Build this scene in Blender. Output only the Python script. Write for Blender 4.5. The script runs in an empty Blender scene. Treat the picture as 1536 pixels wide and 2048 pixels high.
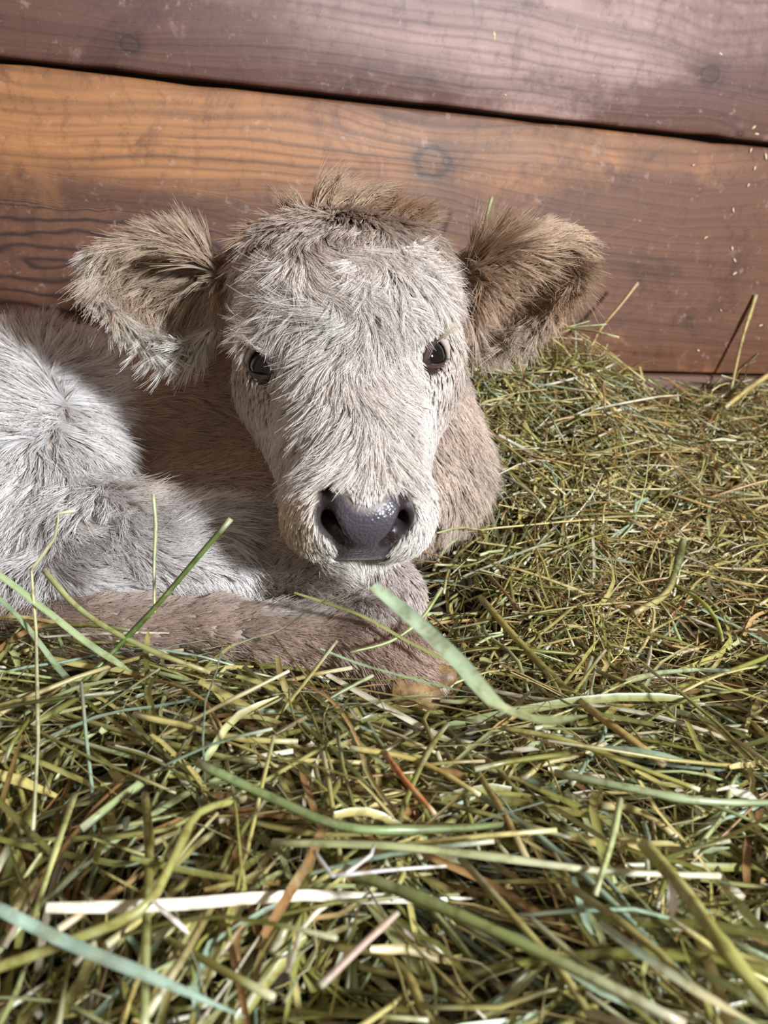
import bpy, math, random, time
import numpy as np
from mathutils import Vector, Matrix
from mathutils.kdtree import KDTree

T0 = time.time()
rng = np.random.default_rng(7)
random.seed(7)
C = bpy.context.scene.collection
scene = bpy.context.scene

# ------------------------------------------------------------------ camera
F = 1700.0                              # focal length in pixels of the 1536 x 2048 frame
PITCH, ROLL, CAMZ = math.radians(20), math.radians(4.5), 0.40
cf = np.array([0, math.cos(PITCH), -math.sin(PITCH)])
_r0 = np.array([1.0, 0, 0]); _u0 = np.cross(_r0, cf)
cr = math.cos(ROLL) * _r0 + math.sin(ROLL) * _u0
cu = -math.sin(ROLL) * _r0 + math.cos(ROLL) * _u0
CAM = np.array([0, 0, CAMZ])


def ray(px, py):
    return cf + cr * (px - 768) / F - cu * (py - 1024) / F


def Pd(px, py, dep):
    """world point seen at a pixel, dep metres along the optical axis"""
    return CAM + ray(px, py) * dep


cam_d = bpy.data.cameras.new('camera')
cam = bpy.data.objects.new('camera', cam_d); C.objects.link(cam)
M = Matrix((cr.tolist(), cu.tolist(), (-cf).tolist())).transposed()
cam.matrix_world = Matrix.Translation(CAM.tolist()) @ M.to_4x4()
cam_d.sensor_width = 36.0
cam_d.lens = F / 2048 * 36.0
cam_d.clip_start = 0.02
cam_d.dof.use_dof = True
cam_d.dof.focus_distance = 0.655
cam_d.dof.aperture_fstop = 9.0
scene.camera = cam

# ------------------------------------------------------------------ sky, lights, exposure
scene.view_settings.view_transform = 'Standard'
scene.view_settings.look = 'None'
scene.view_settings.gamma = 1.0
scene.view_settings.use_curve_mapping = False
scene.view_settings.exposure = 0.0
scene.cycles.use_denoising = True
scene.cycles.max_bounces = 8
scene.cycles.diffuse_bounces = 4
scene.cycles.glossy_bounces = 3
scene.cycles.transmission_bounces = 4
scene.cycles.transparent_max_bounces = 8
scene.cycles_curves.shape = 'RIBBONS'

w = bpy.data.worlds.new('barn_air'); scene.world = w; w.use_nodes = True
bg = w.node_tree.nodes['Background']
bg.inputs['Color'].default_value = (1.0, 0.86, 0.74, 1); bg.inputs['Strength'].default_value = 0.36


def area_light(name, pos, target, sx, sy, power, col):
    d = bpy.data.lights.new(name, 'AREA'); d.shape = 'RECTANGLE'; d.size, d.size_y = sx, sy
    d.energy = power; d.color = col
    o = bpy.data.objects.new(name, d); C.objects.link(o)
    o.location = pos
    o.rotation_euler = (Vector(target) - Vector(pos)).to_track_quat('-Z', 'Y').to_euler()
    return o


# daylight through the open stall window, above and to the right of the camera
area_light('window_daylight', (1.40, -0.72, 1.06), (-0.05, 0.65, 0.2), 0.22, 0.22, 98, (0.86, 0.935, 1.0))


# ------------------------------------------------------------------ helpers
def tag(o, label=None, cat=None, group=None, kind=None):
    if label: o['label'] = label
    if cat: o['category'] = cat
    if group: o['group'] = group
    if kind: o['kind'] = kind
    return o


def mesh_np(name, verts, faces=None, mat=None, parent=None, smooth=True, quads=None, tris=None):
    """one mesh object from numpy arrays (all quads and/or all tris)"""
    me = bpy.data.meshes.new(name)
    verts = np.asarray(verts, np.float32)
    me.vertices.add(len(verts)); me.vertices.foreach_set('co', verts.ravel())
    loops, starts = [], []
    n = 0
    for arr, k in ((quads, 4), (tris, 3)):
        if arr is None or not len(arr): continue
        arr = np.asarray(arr, np.int32)
        loops.append(arr.ravel()); starts.append(n + np.arange(len(arr)) * k); n += arr.size
    loops = np.concatenate(loops); starts = np.concatenate(starts)
    me.loops.add(len(loops)); me.loops.foreach_set('vertex_index', loops.astype(np.int32))
    me.polygons.add(len(starts)); me.polygons.foreach_set('loop_start', starts.astype(np.int32))
    me.update(calc_edges=True); me.validate()
    if smooth:
        me.polygons.foreach_set('use_smooth', np.ones(len(me.polygons), bool))
    o = bpy.data.objects.new(name, me); C.objects.link(o)
    if mat: me.materials.append(mat)
    if parent: o.parent = parent
    return o


def nrm(v):
    v = np.asarray(v, float)
    return v / np.maximum(np.linalg.norm(v, axis=-1, keepdims=True), 1e-9)


class NT:
    """tiny node-tree builder"""
    def __init__(s, name):
        s.m = bpy.data.materials.new(name); s.m.use_nodes = True
        s.t = s.m.node_tree; s.t.nodes.clear()
        s.out = s.n('ShaderNodeOutputMaterial')

    def n(s, typ, **kw):
        nd = s.t.nodes.new(typ)
        for k, v in kw.items():
            if k.startswith('i_'):
                key = k[2:]
                key = int(key) if key.isdigit() else key.replace('_', ' ')
                s.link(v, nd.inputs[key])
            else: setattr(nd, k, v)
        return nd

    def link(s, v, sock):
        if isinstance(v, bpy.types.NodeSocket): s.t.links.new(v, sock)
        elif isinstance(v, bpy.types.Node): s.t.links.new(v.outputs[0], sock)
        else: sock.default_value = v

    def math(s, op, a, b=0.0, clamp=False):
        nd = s.n('ShaderNodeMath', operation=op, use_clamp=clamp)
        s.link(a, nd.inputs[0]); s.link(b, nd.inputs[1]); return nd.outputs[0]

    def mix(s, f, a, b, blend='MIX'):
        nd = s.n('ShaderNodeMix', data_type='RGBA', blend_type=blend)
        s.link(f, nd.inputs[0]); s.link(a, nd.inputs[6]); s.link(b, nd.inputs[7]); return nd.outputs[2]

    def ramp(s, f, stops, interp='LINEAR'):
        nd = s.n('ShaderNodeValToRGB'); nd.color_ramp.interpolation = interp
        el = nd.color_ramp.elements
        while len(el) < len(stops): el.new(0.5)
        for e, (p, c) in zip(el, stops):
            e.position = p; e.color = c if len(c) == 4 else (*c, 1)
        s.link(f, nd.inputs[0]); return nd.outputs[0]

    def step(s, f, a, b):
        nd = s.n('ShaderNodeMapRange', interpolation_type='SMOOTHSTEP')
        s.link(f, nd.inputs[0]); nd.inputs[1].default_value = a; nd.inputs[2].default_value = b
        return nd.outputs[0]

    def noise(s, vec, scale, detail=4, rough=0.55, dist=0.0, out=0):
        nd = s.n('ShaderNodeTexNoise'); s.link(vec, nd.inputs['Vector'])
        nd.inputs['Scale'].default_value = scale; nd.inputs['Detail'].default_value = detail
        nd.inputs['Roughness'].default_value = rough; nd.inputs['Distortion'].default_value = dist
        return nd.outputs[out]

    def done(s, shader):
        s.t.links.new(shader.outputs[0], s.out.inputs[0]); return s.m


def srgb(r, g, b):
    f = lambda c: (c / 255 / 12.92) if c / 255 <= 0.04045 else ((c / 255 + 0.055) / 1.055) ** 2.4
    return (f(r), f(g), f(b), 1)
# ------------------------------------------------------------------ plank wall
W0 = np.array([.545, 1.3, 0]); WX = nrm(np.array([.9576, .288, 0])); WN = np.cross(WX, [0, 0, 1.0])   # WN faces the camera
WMAT = Matrix((WX.tolist(), (0, 0, 1), WN.tolist())).transposed().to_4x4(); WMAT.translation = W0.tolist()
# wall coordinates: x along the boards, y up, z towards the room


def wood_mat(name, base, worn, dark, worn_amt, seed, knots=(), arches=(), wear_sheen_spots=()):
    k = NT(name)
    tc = k.n('ShaderNodeTexCoord').outputs['Object']
    sp = k.n('ShaderNodeSeparateXYZ', i_0=tc)
    x, y = sp.outputs[0], sp.outputs[1]
    off = k.n('ShaderNodeVectorMath', operation='ADD', i_0=tc); off.inputs[1].default_value = (seed * 3.1, seed * 1.7, seed)
    v = off.outputs[0]

    def stretched(sx, sy):
        mp = k.n('ShaderNodeVectorMath', operation='MULTIPLY', i_0=v); mp.inputs[1].default_value = (sx, sy, 1); return mp.outputs[0]
    # grain coordinate: height, bent slowly and bulging round every knot
    g = k.math('ADD', y, k.math('MULTIPLY', k.math('SUBTRACT', k.noise(stretched(1.3, 3.0), 1.0, 2), .5), .10))
    g = k.math('ADD', g, k.math('MULTIPLY', k.math('SUBTRACT', k.noise(stretched(7, 16), 1.0, 3), .5), .016))
    kn_mask = None; arch = 0.0
    for (kx, ky, kr, amp) in knots:
        dx, dy = k.math('SUBTRACT', x, kx), k.math('SUBTRACT', y, ky)
        r2 = k.math('ADD', k.math('MULTIPLY', k.math('MULTIPLY', dx, dx), .55), k.math('MULTIPLY', dy, dy))
        fall = k.math('POWER', 2.718, k.math('MULTIPLY', r2, -1 / (kr * 2.2) ** 2))
        g = k.math('ADD', g, k.math('MULTIPLY', k.math('MULTIPLY', fall, dy), amp))
        rr = k.math('SQRT', r2)
        rr = k.math('ADD', rr, k.math('MULTIPLY', k.math('SUBTRACT', k.noise(v, 60, 3), .5), kr * .5))
        core = k.math('SUBTRACT', 1.0, k.step(rr, kr * .30, kr * 1.30))
        ring = k.math('MULTIPLY', k.step(rr, kr * .30, kr * .42), k.math('SUBTRACT', 1.0, k.step(rr, kr * .46, kr * .62)))
        one = k.math('ADD', k.math('MULTIPLY', core, .55), k.math('MULTIPLY', ring, .30), True)
        kn_mask = one if kn_mask is None else k.math('MAXIMUM', kn_mask, one)
    for (ax, ay, asp, rad) in arches:             # cathedral figure: nested flat ovals
        dx = k.math('DIVIDE', k.math('SUBTRACT', x, ax), asp); dy = k.math('SUBTRACT', y, ay)
        rr = k.math('SQRT', k.math('ADD', k.math('MULTIPLY', dx, dx), k.math('MULTIPLY', dy, dy)))
        rr = k.math('ADD', rr, k.math('MULTIPLY', k.math('SUBTRACT', k.noise(stretched(9, 22), 1.0, 3), .5), .030))
        m = k.math('SUBTRACT', 1.0, k.step(rr, rad * .6, rad))
        mixn = k.n('ShaderNodeMix', data_type='FLOAT'); k.link(m, mixn.inputs[0]); k.link(g, mixn.inputs[2]); k.link(k.math('MULTIPLY', rr, .80), mixn.inputs[3])
        g = mixn.outputs[0]; arch = m
    gv = k.n('ShaderNodeCombineXYZ'); k.link(k.math('MULTIPLY', x, .9), gv.inputs[0]); k.link(k.math('MULTIPLY', g, 30), gv.inputs[1]); gv.inputs[2].default_value = seed
    bands = k.noise(gv.outputs[0], 1.5, 3, .55)
    gv2 = k.n('ShaderNodeCombineXYZ'); k.link(k.math('MULTIPLY', x, 5.0), gv2.inputs[0]); k.link(k.math('MULTIPLY', g, 260), gv2.inputs[1]); gv2.inputs[2].default_value = seed + 2
    fibre = k.noise(gv2.outputs[0], 1.0, 4, .65)
    lines = k.math('POWER', k.math('ABSOLUTE', k.math('SINE', k.math('MULTIPLY', k.math('ADD', g, k.math('MULTIPLY', bands, .006)), 260))), 6.0)
    patch = k.noise(stretched(3.2, 5.0), 1.0, 6, .65)
    smear = k.noise(stretched(9.0, 4.2), 1.0, 6, .7)
    speck = k.noise(v, 85, 4, .7)
    # worn-off finish
    wear_sheen = k.step(k.math('ADD', k.math('ADD', k.math('MULTIPLY', patch, .7), k.math('MULTIPLY', smear, .35)), k.math('MULTIPLY', bands, .18)), .66 - worn_amt * .3, .84 - worn_amt * .3)
    for (sx, sy, rx, ry, amt) in wear_sheen_spots:           # rubbed bare (+) or left dark (-); top board's pale one is painted sheen
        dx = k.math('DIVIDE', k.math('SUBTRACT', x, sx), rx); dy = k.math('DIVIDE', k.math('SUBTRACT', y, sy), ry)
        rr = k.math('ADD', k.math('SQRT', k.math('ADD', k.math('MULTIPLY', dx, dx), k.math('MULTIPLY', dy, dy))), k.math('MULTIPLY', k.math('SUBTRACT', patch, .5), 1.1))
        wear_sheen = k.math('ADD', wear_sheen, k.math('MULTIPLY', k.math('SUBTRACT', 1.0, k.step(rr, .45, 1.15)), amt), True)
    col = k.mix(wear_sheen, base, worn)
    col = k.mix(k.math('MULTIPLY', k.step(bands, .42, .75), .45), col, dark)
    lgate = k.step(k.noise(stretched(2.5, 9), 1.0, 3), .38, .60)
    lst = k.math('ADD', k.math('MULTIPLY', lgate, k.math('ADD', .10, k.math('MULTIPLY', wear_sheen, .30))), k.math('MULTIPLY', arch, .95), True)
    col = k.mix(k.math('MULTIPLY', lines, lst), col, dark)
    col = k.mix(k.math('MULTIPLY', k.step(fibre, .52, .78), .28), col, dark)
    col = k.mix(k.math('MULTIPLY', k.step(speck, .60, .74), .45), col, dark)
    col = k.mix(k.math('MULTIPLY', k.step(k.noise(stretched(26, 20), 1.0, 5, .7), .60, .75), .22), col, srgb(205, 178, 165))     # dusty rubs
    if kn_mask is not None: col = k.mix(kn_mask, col, srgb(58, 38, 34))
    blotch = k.step(k.noise(stretched(7, 8), 1.0, 7, .75, .6), .52, .66)
    col = k.mix(k.math('MULTIPLY', blotch, .48), col, dark)
    mot = k.step(k.noise(stretched(48, 34), 1.0, 6, .8, .4), .50, .68)
    col = k.mix(k.math('MULTIPLY', mot, .40), col, dark)
    vsm = k.step(k.noise(stretched(30, 9), 1.0, 5, .7), .56, .70)              # upright smears of old finish
    col = k.mix(k.math('MULTIPLY', vsm, .36), col, base)
    col = k.mix(k.math('MULTIPLY', k.step(k.noise(stretched(60, 55), 1.0, 3, .7), .60, .72), .25), col, srgb(198, 168, 156))
    # fine pale scratches in two directions
    for ang, sc in ((.9, 30), (-.5, 24), (.15, 40)):
        rot = k.n('ShaderNodeVectorRotate', rotation_type='Z_AXIS', i_0=v); rot.inputs['Angle'].default_value = ang
        mp = k.n('ShaderNodeVectorMath', operation='MULTIPLY', i_0=rot.outputs[0]); mp.inputs[1].default_value = (2.2 * sc / 24, sc * 6.0, 1)
        scr = k.step(k.noise(mp.outputs[0], 1.0, 1), .735, .79)
        gate = k.step(k.noise(stretched(6, 6), 1.0 + sc * .01, 2), .50, .62)
        col = k.mix(k.math('MULTIPLY', k.math('MULTIPLY', scr, gate), .35), col, srgb(205, 180, 172))
    bs = k.n('ShaderNodeBsdfPrincipled')
    k.link(col, bs.inputs['Base Color'])
    k.link(k.math('ADD', .40, k.math('MULTIPLY', patch, .25)), bs.inputs['Roughness'])
    bs.inputs['Specular IOR Level'].default_value = .38
    hgt = k.math('ADD', k.math('ADD', k.math('MULTIPLY', fibre, .5), k.math('MULTIPLY', lines, .25)), k.math('MULTIPLY', speck, .35))
    if kn_mask is not None: hgt = k.math('SUBTRACT', hgt, k.math('MULTIPLY', kn_mask, .8))
    b = k.n('ShaderNodeBump'); b.inputs['Strength'].default_value = .35; b.inputs['Distance'].default_value = .0015
    k.link(hgt, b.inputs['Height']); k.link(b.outputs[0], bs.inputs['Normal'])
    return k.done(bs)


k = NT('dark_gap'); _b = k.n('ShaderNodeBsdfPrincipled'); _b.inputs['Base Color'].default_value = srgb(22, 15, 12); _b.inputs['Roughness'].default_value = .9
gap_mat = k.done(_b)


def plank(name, x0, x1, y0, y1, mat, parent, lift=0.0, th=.030, seed=0):
    """one board: rounded, slightly ragged long edges"""
    r = np.random.default_rng(seed)
    n = 90; xs = np.linspace(x0, x1, n)
    wob = lambda a: np.convolve(r.normal(0, 1, n + 8), np.ones(9) / 9, 'valid') * a
    lo, hi = y0 + wob(.0010), y1 + wob(.0010)
    for arr, s in ((lo, 1), (hi, -1)):            # a few chips out of the edges
        for c in r.integers(4, n - 4, 9): arr[c] += s * r.uniform(.0008, .0022)
    prof = [(0, -th), (0, -.004), (.0012, -.0012), (.004, 0)]
    rows = []
    for dy, z in prof: rows.append(np.stack([xs, lo + dy, np.full(n, z + lift)], 1))
    for f in (.2, .4, .6, .8): rows.append(np.stack([xs, lo + (hi - lo) * f, np.full(n, lift) + wob(.0006)], 1))
    for dy, z in prof[::-1]: rows.append(np.stack([xs, hi - dy, np.full(n, z + lift)], 1))
    V = np.concatenate(rows); m = len(rows)
    i = np.arange(n - 1)
    Q = np.concatenate([np.stack([j * n + i, j * n + i + 1, (j + 1) * n + i + 1, (j + 1) * n + i], 1) for j in range(m - 1)])
    e0 = [j * n for j in range(m)]; e1 = [j * n + n - 1 for j in range(m)]
    T = [(e0[0], e0[j + 1], e0[j]) for j in range(1, m - 1)] + [(e1[0], e1[j], e1[j + 1]) for j in range(1, m - 1)]
    return mesh_np(name, V, quads=Q, tris=T, mat=mat, parent=parent)


wall = mesh_np('wall_back', [(-2.2, -.12, -.03), (1.6, -.12, -.03), (1.6, 1.45, -.03), (-2.2, 1.45, -.03),
                             (-2.2, -.12, -.06), (1.6, -.12, -.06), (1.6, 1.45, -.06), (-2.2, 1.45, -.06)],
               quads=[(0, 1, 2, 3), (5, 4, 7, 6), (4, 5, 1, 0), (3, 2, 6, 7), (1, 5, 6, 2), (4, 0, 3, 7)], mat=gap_mat, smooth=False)
wall.matrix_world = WMAT
tag(wall, 'worn red-brown horizontal board wall with dark joints behind the calf', kind='structure')

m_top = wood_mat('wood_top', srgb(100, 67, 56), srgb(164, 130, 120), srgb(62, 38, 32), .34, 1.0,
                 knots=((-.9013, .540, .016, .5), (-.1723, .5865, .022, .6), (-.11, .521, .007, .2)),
                 wear_sheen_spots=((-.50, .61, .26, .07, .8), (-.15, .66, .35, .05, .3), (-.95, .56, .18, .08, -.5), (-.15, .54, .2, .04, -.4)))  # first spot: pale sheen of the daylight, painted into the board colour
m_mid = wood_mat('wood_middle', srgb(106, 69, 49), srgb(174, 118, 72), srgb(54, 29, 20), .20, 5.0,
                 knots=((-.5424, .450, .036, .6), (-.5224, .452, .010, .2)),
                 arches=((-.985, .305, 4.2, .10),),
                 wear_sheen_spots=((-.86, .455, .34, .065, 1.0), (-.45, .46, .18, .05, .5), (-.95, .28, .26, .11, -1.0), (-.05, .34, .40, .17, -.9), (-.25, .485, .2, .03, .3)))
m_low = wood_mat('wood_low', srgb(104, 74, 60), srgb(140, 104, 84), srgb(62, 42, 34), .2, 9.0)
m_up = wood_mat('wood_upper', srgb(112, 76, 66), srgb(150, 112, 100), srgb(74, 46, 40), .3, 13.0)
plank('plank', -2.2, 1.6, -.12, .1915, m_low, wall, 0.0, seed=3)
plank('plank', -2.2, 1.6, .1955, .5085, m_mid, wall, .000, seed=4)
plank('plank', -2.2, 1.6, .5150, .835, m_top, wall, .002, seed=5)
plank('plank', -2.2, 1.6, .841, 1.14, m_up, wall, -.001, seed=6)
plank('plank', -2.2, 1.6, 1.146, 1.45, m_low, wall, 0.0, seed=7)
# ------------------------------------------------------------------ calf: one continuous body surface
NOSE = Pd(735, 1050, 0.56); POLL = Pd(700, 392, 0.70)
hv = nrm(POLL - NOSE)
_e = Pd(878, 700, 0.690) - Pd(515, 725, 0.662)
hu = nrm(_e - hv * (_e @ hv)); hw = np.cross(hu, hv)
HL = np.stack([hu, hv, hw])             # rows: lateral, nose-to-poll, outwards


def H(x, s, t):
    return NOSE + hu * x + hv * s + hw * t


def ellipsoid(p, c, r, ax=None):
    q = p - np.asarray(c, p.dtype)
    if ax is not None: q = q @ np.asarray(ax, p.dtype).T
    r = np.asarray(r, p.dtype)
    a = q / r
    k0 = np.sqrt((a * a).sum(1)); a /= r
    k1 = np.sqrt((a * a).sum(1))
    return k0 * (k0 - 1.0) / np.maximum(k1, 1e-6)


def rcone(p, a, b, ra, rb):
    a = np.asarray(a, p.dtype); ab = np.asarray(b, p.dtype) - a
    q = p - a
    t = np.clip((q @ ab) / (ab @ ab), 0, 1)
    q -= t[:, None] * ab
    return np.sqrt((q * q).sum(1)) - (ra + (rb - ra) * t).astype(p.dtype)


def smin(a, b, k):
    h = np.maximum(k - np.abs(a - b), 0) / k
    return np.minimum(a, b) - h * h * (k * 0.25)


def smax(a, b, k): return -smin(-a, -b, k)


# eyes: world centres, outward directions and the slit axes
EYES = []                               # filled once the bare head is known
EYE_R = 0.0165

# ears: base, tip, opening direction, radii
EARS = []
for base, tip, opn, half, sg in (
        (Pd(440, 585, 0.742), Pd(178, 535, 0.725), nrm(-cf * 1.0 - cu * 0.50 - cr * 0.1), 0.050, -1),
        (Pd(925, 585, 0.750), Pd(1160, 496, 0.765), nrm(-cf * 0.95 - cu * 0.60 + cr * 0.25), 0.047, 1)):
    a = nrm(tip - base)
    n = nrm(opn - a * (opn @ a)); b = np.cross(n, a)
    EARS.append(dict(base=base, tip=tip, a=a, n=n, b=b, half=half, L=np.linalg.norm(tip - base), sg=sg))


def nostril_sdf(m):
    """comma-shaped hollow: from the upper outside down to the lower inside, then back into the muzzle"""
    n1 = rcone(m, (.0318, .024, .015), (.0295, .009, -.003), .0044, .0064)
    n1 = smin(n1, rcone(m, (.0295, .009, -.003), (.0165, -.003, -.019), .0064, .0052), .003)
    n1 = smin(n1, rcone(m, (.0245, .004, -.011), (.0200, .036, -.018), .0066, .0046), .003)
    return smin(n1, rcone(m, (.0305, .014, .004), (.0240, .038, -.004), .0050, .0036), .003)


def head_sdf(q):
    """q: head-local (x, s, t); symmetrical parts use |x|"""
    f4 = q.dtype
    m = q.copy(); m[:, 0] = np.abs(m[:, 0])
    E = lambda c, r: ellipsoid(q, c, r)
    d = E((0, .228, -.068), (.084, .084, .072))                     # cranium
    d = smin(d, E((0, .228, -.040), (.076, .070, .052)), .03)       # forehead dome
    d = smin(d, ellipsoid(m, (.046, .268, -.062), (.040, .034, .045)), .03)       # corners of the poll
    d = smin(d, rcone(q, (0, .19, -.052), (0, .048, -.034), .055, .040), .035)   # nasal bridge
    d = smin(d, ellipsoid(m, (.066, .178, -.060), (.022, .036, .034)), .022)   # brow / socket
    d = smin(d, rcone(m, (.044, .17, -.100), (.018, .045, -.068), .041, .024), .035)  # cheek to jaw
    d = smin(d, E((0, .040, -.038), (.047, .036, .036)), .02)       # muzzle
    d = smin(d, ellipsoid(m, (.029, .026, -.042), (.023, .027, .030)), .012)   # upper lip pads
    d = smin(d, E((0, .016, -.018), (.036, .022, .026)), .014)      # nose pad
    d = smin(d, E((0, .016, -.044), (.030, .017, .020)), .010)      # flat front of the upper lip
    lip = E((0, .028, -.085), (.030, .030, .018))
    d = smin(d, lip, .006)                                          # chin and lower lip
    # mouth crease
    mo = np.abs(q[:, 2] + .0655 + 5.0 * q[:, 0] ** 2 - .15 * q[:, 1]) - .0008
    mo = np.maximum(mo, np.abs(q[:, 0]) - .030); mo = np.maximum(mo, q[:, 1] - .03)
    d = smax(d, -mo, .004)
    # nostrils: comma-shaped hollows running from upper outside to lower inside
    n1 = nostril_sdf(m)
    d = smax(d, -n1, .006)
    return d


def ear_sdf(p, e):
    q = p - np.asarray(e['base'], p.dtype)
    x = (q @ e['a'].astype(p.dtype)); y = q @ e['b'].astype(p.dtype); z = q @ e['n'].astype(p.dtype)
    L, h = e['L'], e['half']
    # leaf outline in (x, y), cupped: the shell's floor sinks behind the rim
    r = np.array([L * .54, h, .036], p.dtype)
    dn = np.sign(e['b'] @ -cu)                      # which way along b hangs the lower lobe
    u_ = np.clip(x / L, 0, 1)
    y = (y * dn - .013 * (1 - u_)) / (1.16 - .52 * u_)
    loc = np.stack([x - L * .47, y, z - .010], 1).astype(p.dtype)
    ax = np.eye(3)
    s = ellipsoid(loc, (0, 0, 0), r)
    shell = np.abs(s + .0035) - .0038
    shell = smax(shell, loc[:, 2] - .002 - .25 * np.abs(loc[:, 1]), .006)    # open towards the viewer
    root = rcone(p, e['base'] - e['a'] * .03 - e['n'] * .012, e['base'] + e['a'] * .012 - e['n'] * .022, .030, .018)
    return smin(shell, root, .02)


def B(px, py, dep): return Pd(px, py, dep)


def body_sdf(p):
    R = lambda a, b, ra, rb: rcone(p, B(*a), B(*b), ra, rb)
    back = R((150, 905, .925), (640, 905, .93), .110, .115)           # trunk
    back = smin(back, R((480, 860, .94), (700, 800, .89), .105, .100), .05)   # shoulder
    back = smin(back, R((690, 700, .83), (775, 930, .86), .082, .098), .05)   # neck to chest
    back = smin(back, ellipsoid(p, B(55, 880, .885), (.112, .10, .112)), .03)    # rump
    thigh = R((40, 930, .84), (70, 1010, .78), .100, .092)
    d = smin(back, thigh, .018)
    stifle = R((60, 1085, .755), (390, 1118, .70), .070, .046)
    d = smin(d, stifle, .014)
    belly = R((300, 1060, .86), (600, 1060, .80), .075, .080)
    d = smin(d, belly, .025)
    shank = R((390, 1130, .70), (20, 1215, .675), .045, .034)
    d = smin(d, shank, .015)
    # hind cannon along the ground, fetlock, pastern
    leg = R((-10, 1270, .655), (420, 1272, .635), .030, .0235)
    leg = smin(leg, R((420, 1272, .635), (735, 1275, .618), .0235, .0225), .01)
    leg = smin(leg, R((735, 1278, .618), (790, 1320, .608), .027, .024), .012)
    leg = smin(leg, R((790, 1320, .608), (825, 1352, .600), .0225, .0205), .01)
    # folded foreleg: forearm, knee, cannon folded back under
    fore = R((480, 1120, .76), (690, 1170, .672), .048, .034)
    fore = smin(fore, R((690, 1170, .672), (762, 1192, .655), .034, .0300), .012)
    fore = smin(fore, R((768, 1215, .655), (640, 1262, .685), .028, .021), .008)
    d = smin(d, fore, .008)
    d = smin(d, leg, .007)
    return d


def calf_sdf(p):
    p = p.astype(np.float32)
    q = (p - NOSE.astype(np.float32)) @ HL.T.astype(np.float32)
    hd = head_sdf(q)
    for c, out, sg in EYES:                                         # lids round the eyeball, which sits in a hollow
        lo = p - c.astype(np.float32)
        z = lo @ out.astype(np.float32)
        ball = (np.sqrt((lo * lo).sum(1)) - EYE_R - .0006).astype(np.float32)
        ea, eb = eye_axes(out, sg)
        oval = ((np.sqrt((lo @ ea.astype(np.float32) / .0170) ** 2 + (lo @ eb.astype(np.float32) / .0098) ** 2) - 1) * .0098).astype(np.float32)
        hd = smax(hd, -np.maximum(np.maximum(ball, .004 - z), oval), .003)
    for e in EARS:
        hd = smin(hd, ear_sdf(p, e), .014)
    return smin(hd, body_sdf(p), .016).astype(np.float32)


def eye_axes(out, sg):
    """slit axes: a runs from the inner lower corner to the outer upper one"""
    a = nrm(hu * sg * .55 + hv * .85 - hw * .30)
    a = nrm(a - out * (a @ out))
    return a, np.cross(out, a)


for epx, epy, sgn in ((516, 726, -1), (877, 706, 1)):
    dd = ray(epx, epy); t = .55
    for _ in range(60):
        pt = CAM + dd * t
        t += .8 * float(head_sdf(((pt - NOSE) @ HL.T).astype(np.float32)[None])[0])
        t = min(t, .69)
    hit = CAM + dd * t
    out = nrm(hu * sgn * 0.72 + hw * 0.60 - hv * 0.06)
    EYES.append((hit - out * (EYE_R - .0035), out, sgn))

GLO = np.array([-.60, .42, -.06]); GHI = np.array([.28, 1.12, .52])
CS, SUB = 0.012, 5                                                  # coarse cell, fine subdivision
GN = np.ceil((GHI - GLO) / CS).astype(int) + 1


def grid_pts(lo, n, h):
    g = np.meshgrid(*[lo[i] + np.arange(n[i]) * h for i in range(3)], indexing='ij')
    return np.stack([a.ravel() for a in g], 1).astype(np.float32)


coarse = calf_sdf(grid_pts(GLO, GN, CS)).reshape(GN)


def upsample(a, k):
    for ax in range(3):
        n = a.shape[ax]; m = (n - 1) * k + 1
        x = np.arange(m) / k; i = np.minimum(x.astype(int), n - 2); f = (x - i).astype(np.float32)
        sh = [1, 1, 1]; sh[ax] = m
        a = np.take(a, i, ax) * (1 - f).reshape(sh) + np.take(a, i + 1, ax) * f.reshape(sh)
    return a


fine = upsample(coarse, SUB); FS = CS / SUB
act = np.abs(fine) < 0.014
idx = np.argwhere(act)
vals = np.empty(len(idx), np.float32)
for s in range(0, len(idx), 400000):
    vals[s:s + 400000] = calf_sdf((GLO + idx[s:s + 400000] * FS))
fine[act] = vals
print('sdf', len(idx), fine.shape, time.time() - T0)


def sample(p, g=None):
    """trilinear look-up of the baked distance (far outside: positive)"""
    q = (p - GLO) / FS
    n = np.array(fine.shape)
    qc = np.clip(q, 0, n - 1.001)
    i = qc.astype(int); f = (qc - i).astype(np.float32)
    out = 0
    for dx in (0, 1):
        for dy in (0, 1):
            for dz in (0, 1):
                wgt = (f[:, 0] if dx else 1 - f[:, 0]) * (f[:, 1] if dy else 1 - f[:, 1]) * (f[:, 2] if dz else 1 - f[:, 2])
                out = out + wgt * fine[i[:, 0] + dx, i[:, 1] + dy, i[:, 2] + dz]
    return out + np.linalg.norm(q - qc, axis=1) * FS


def grad(p, h=0.003):
    g = np.empty_like(p)
    for k in range(3):
        o = np.zeros(3); o[k] = h
        g[:, k] = sample(p + o) - sample(p - o)
    return nrm(g)


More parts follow.
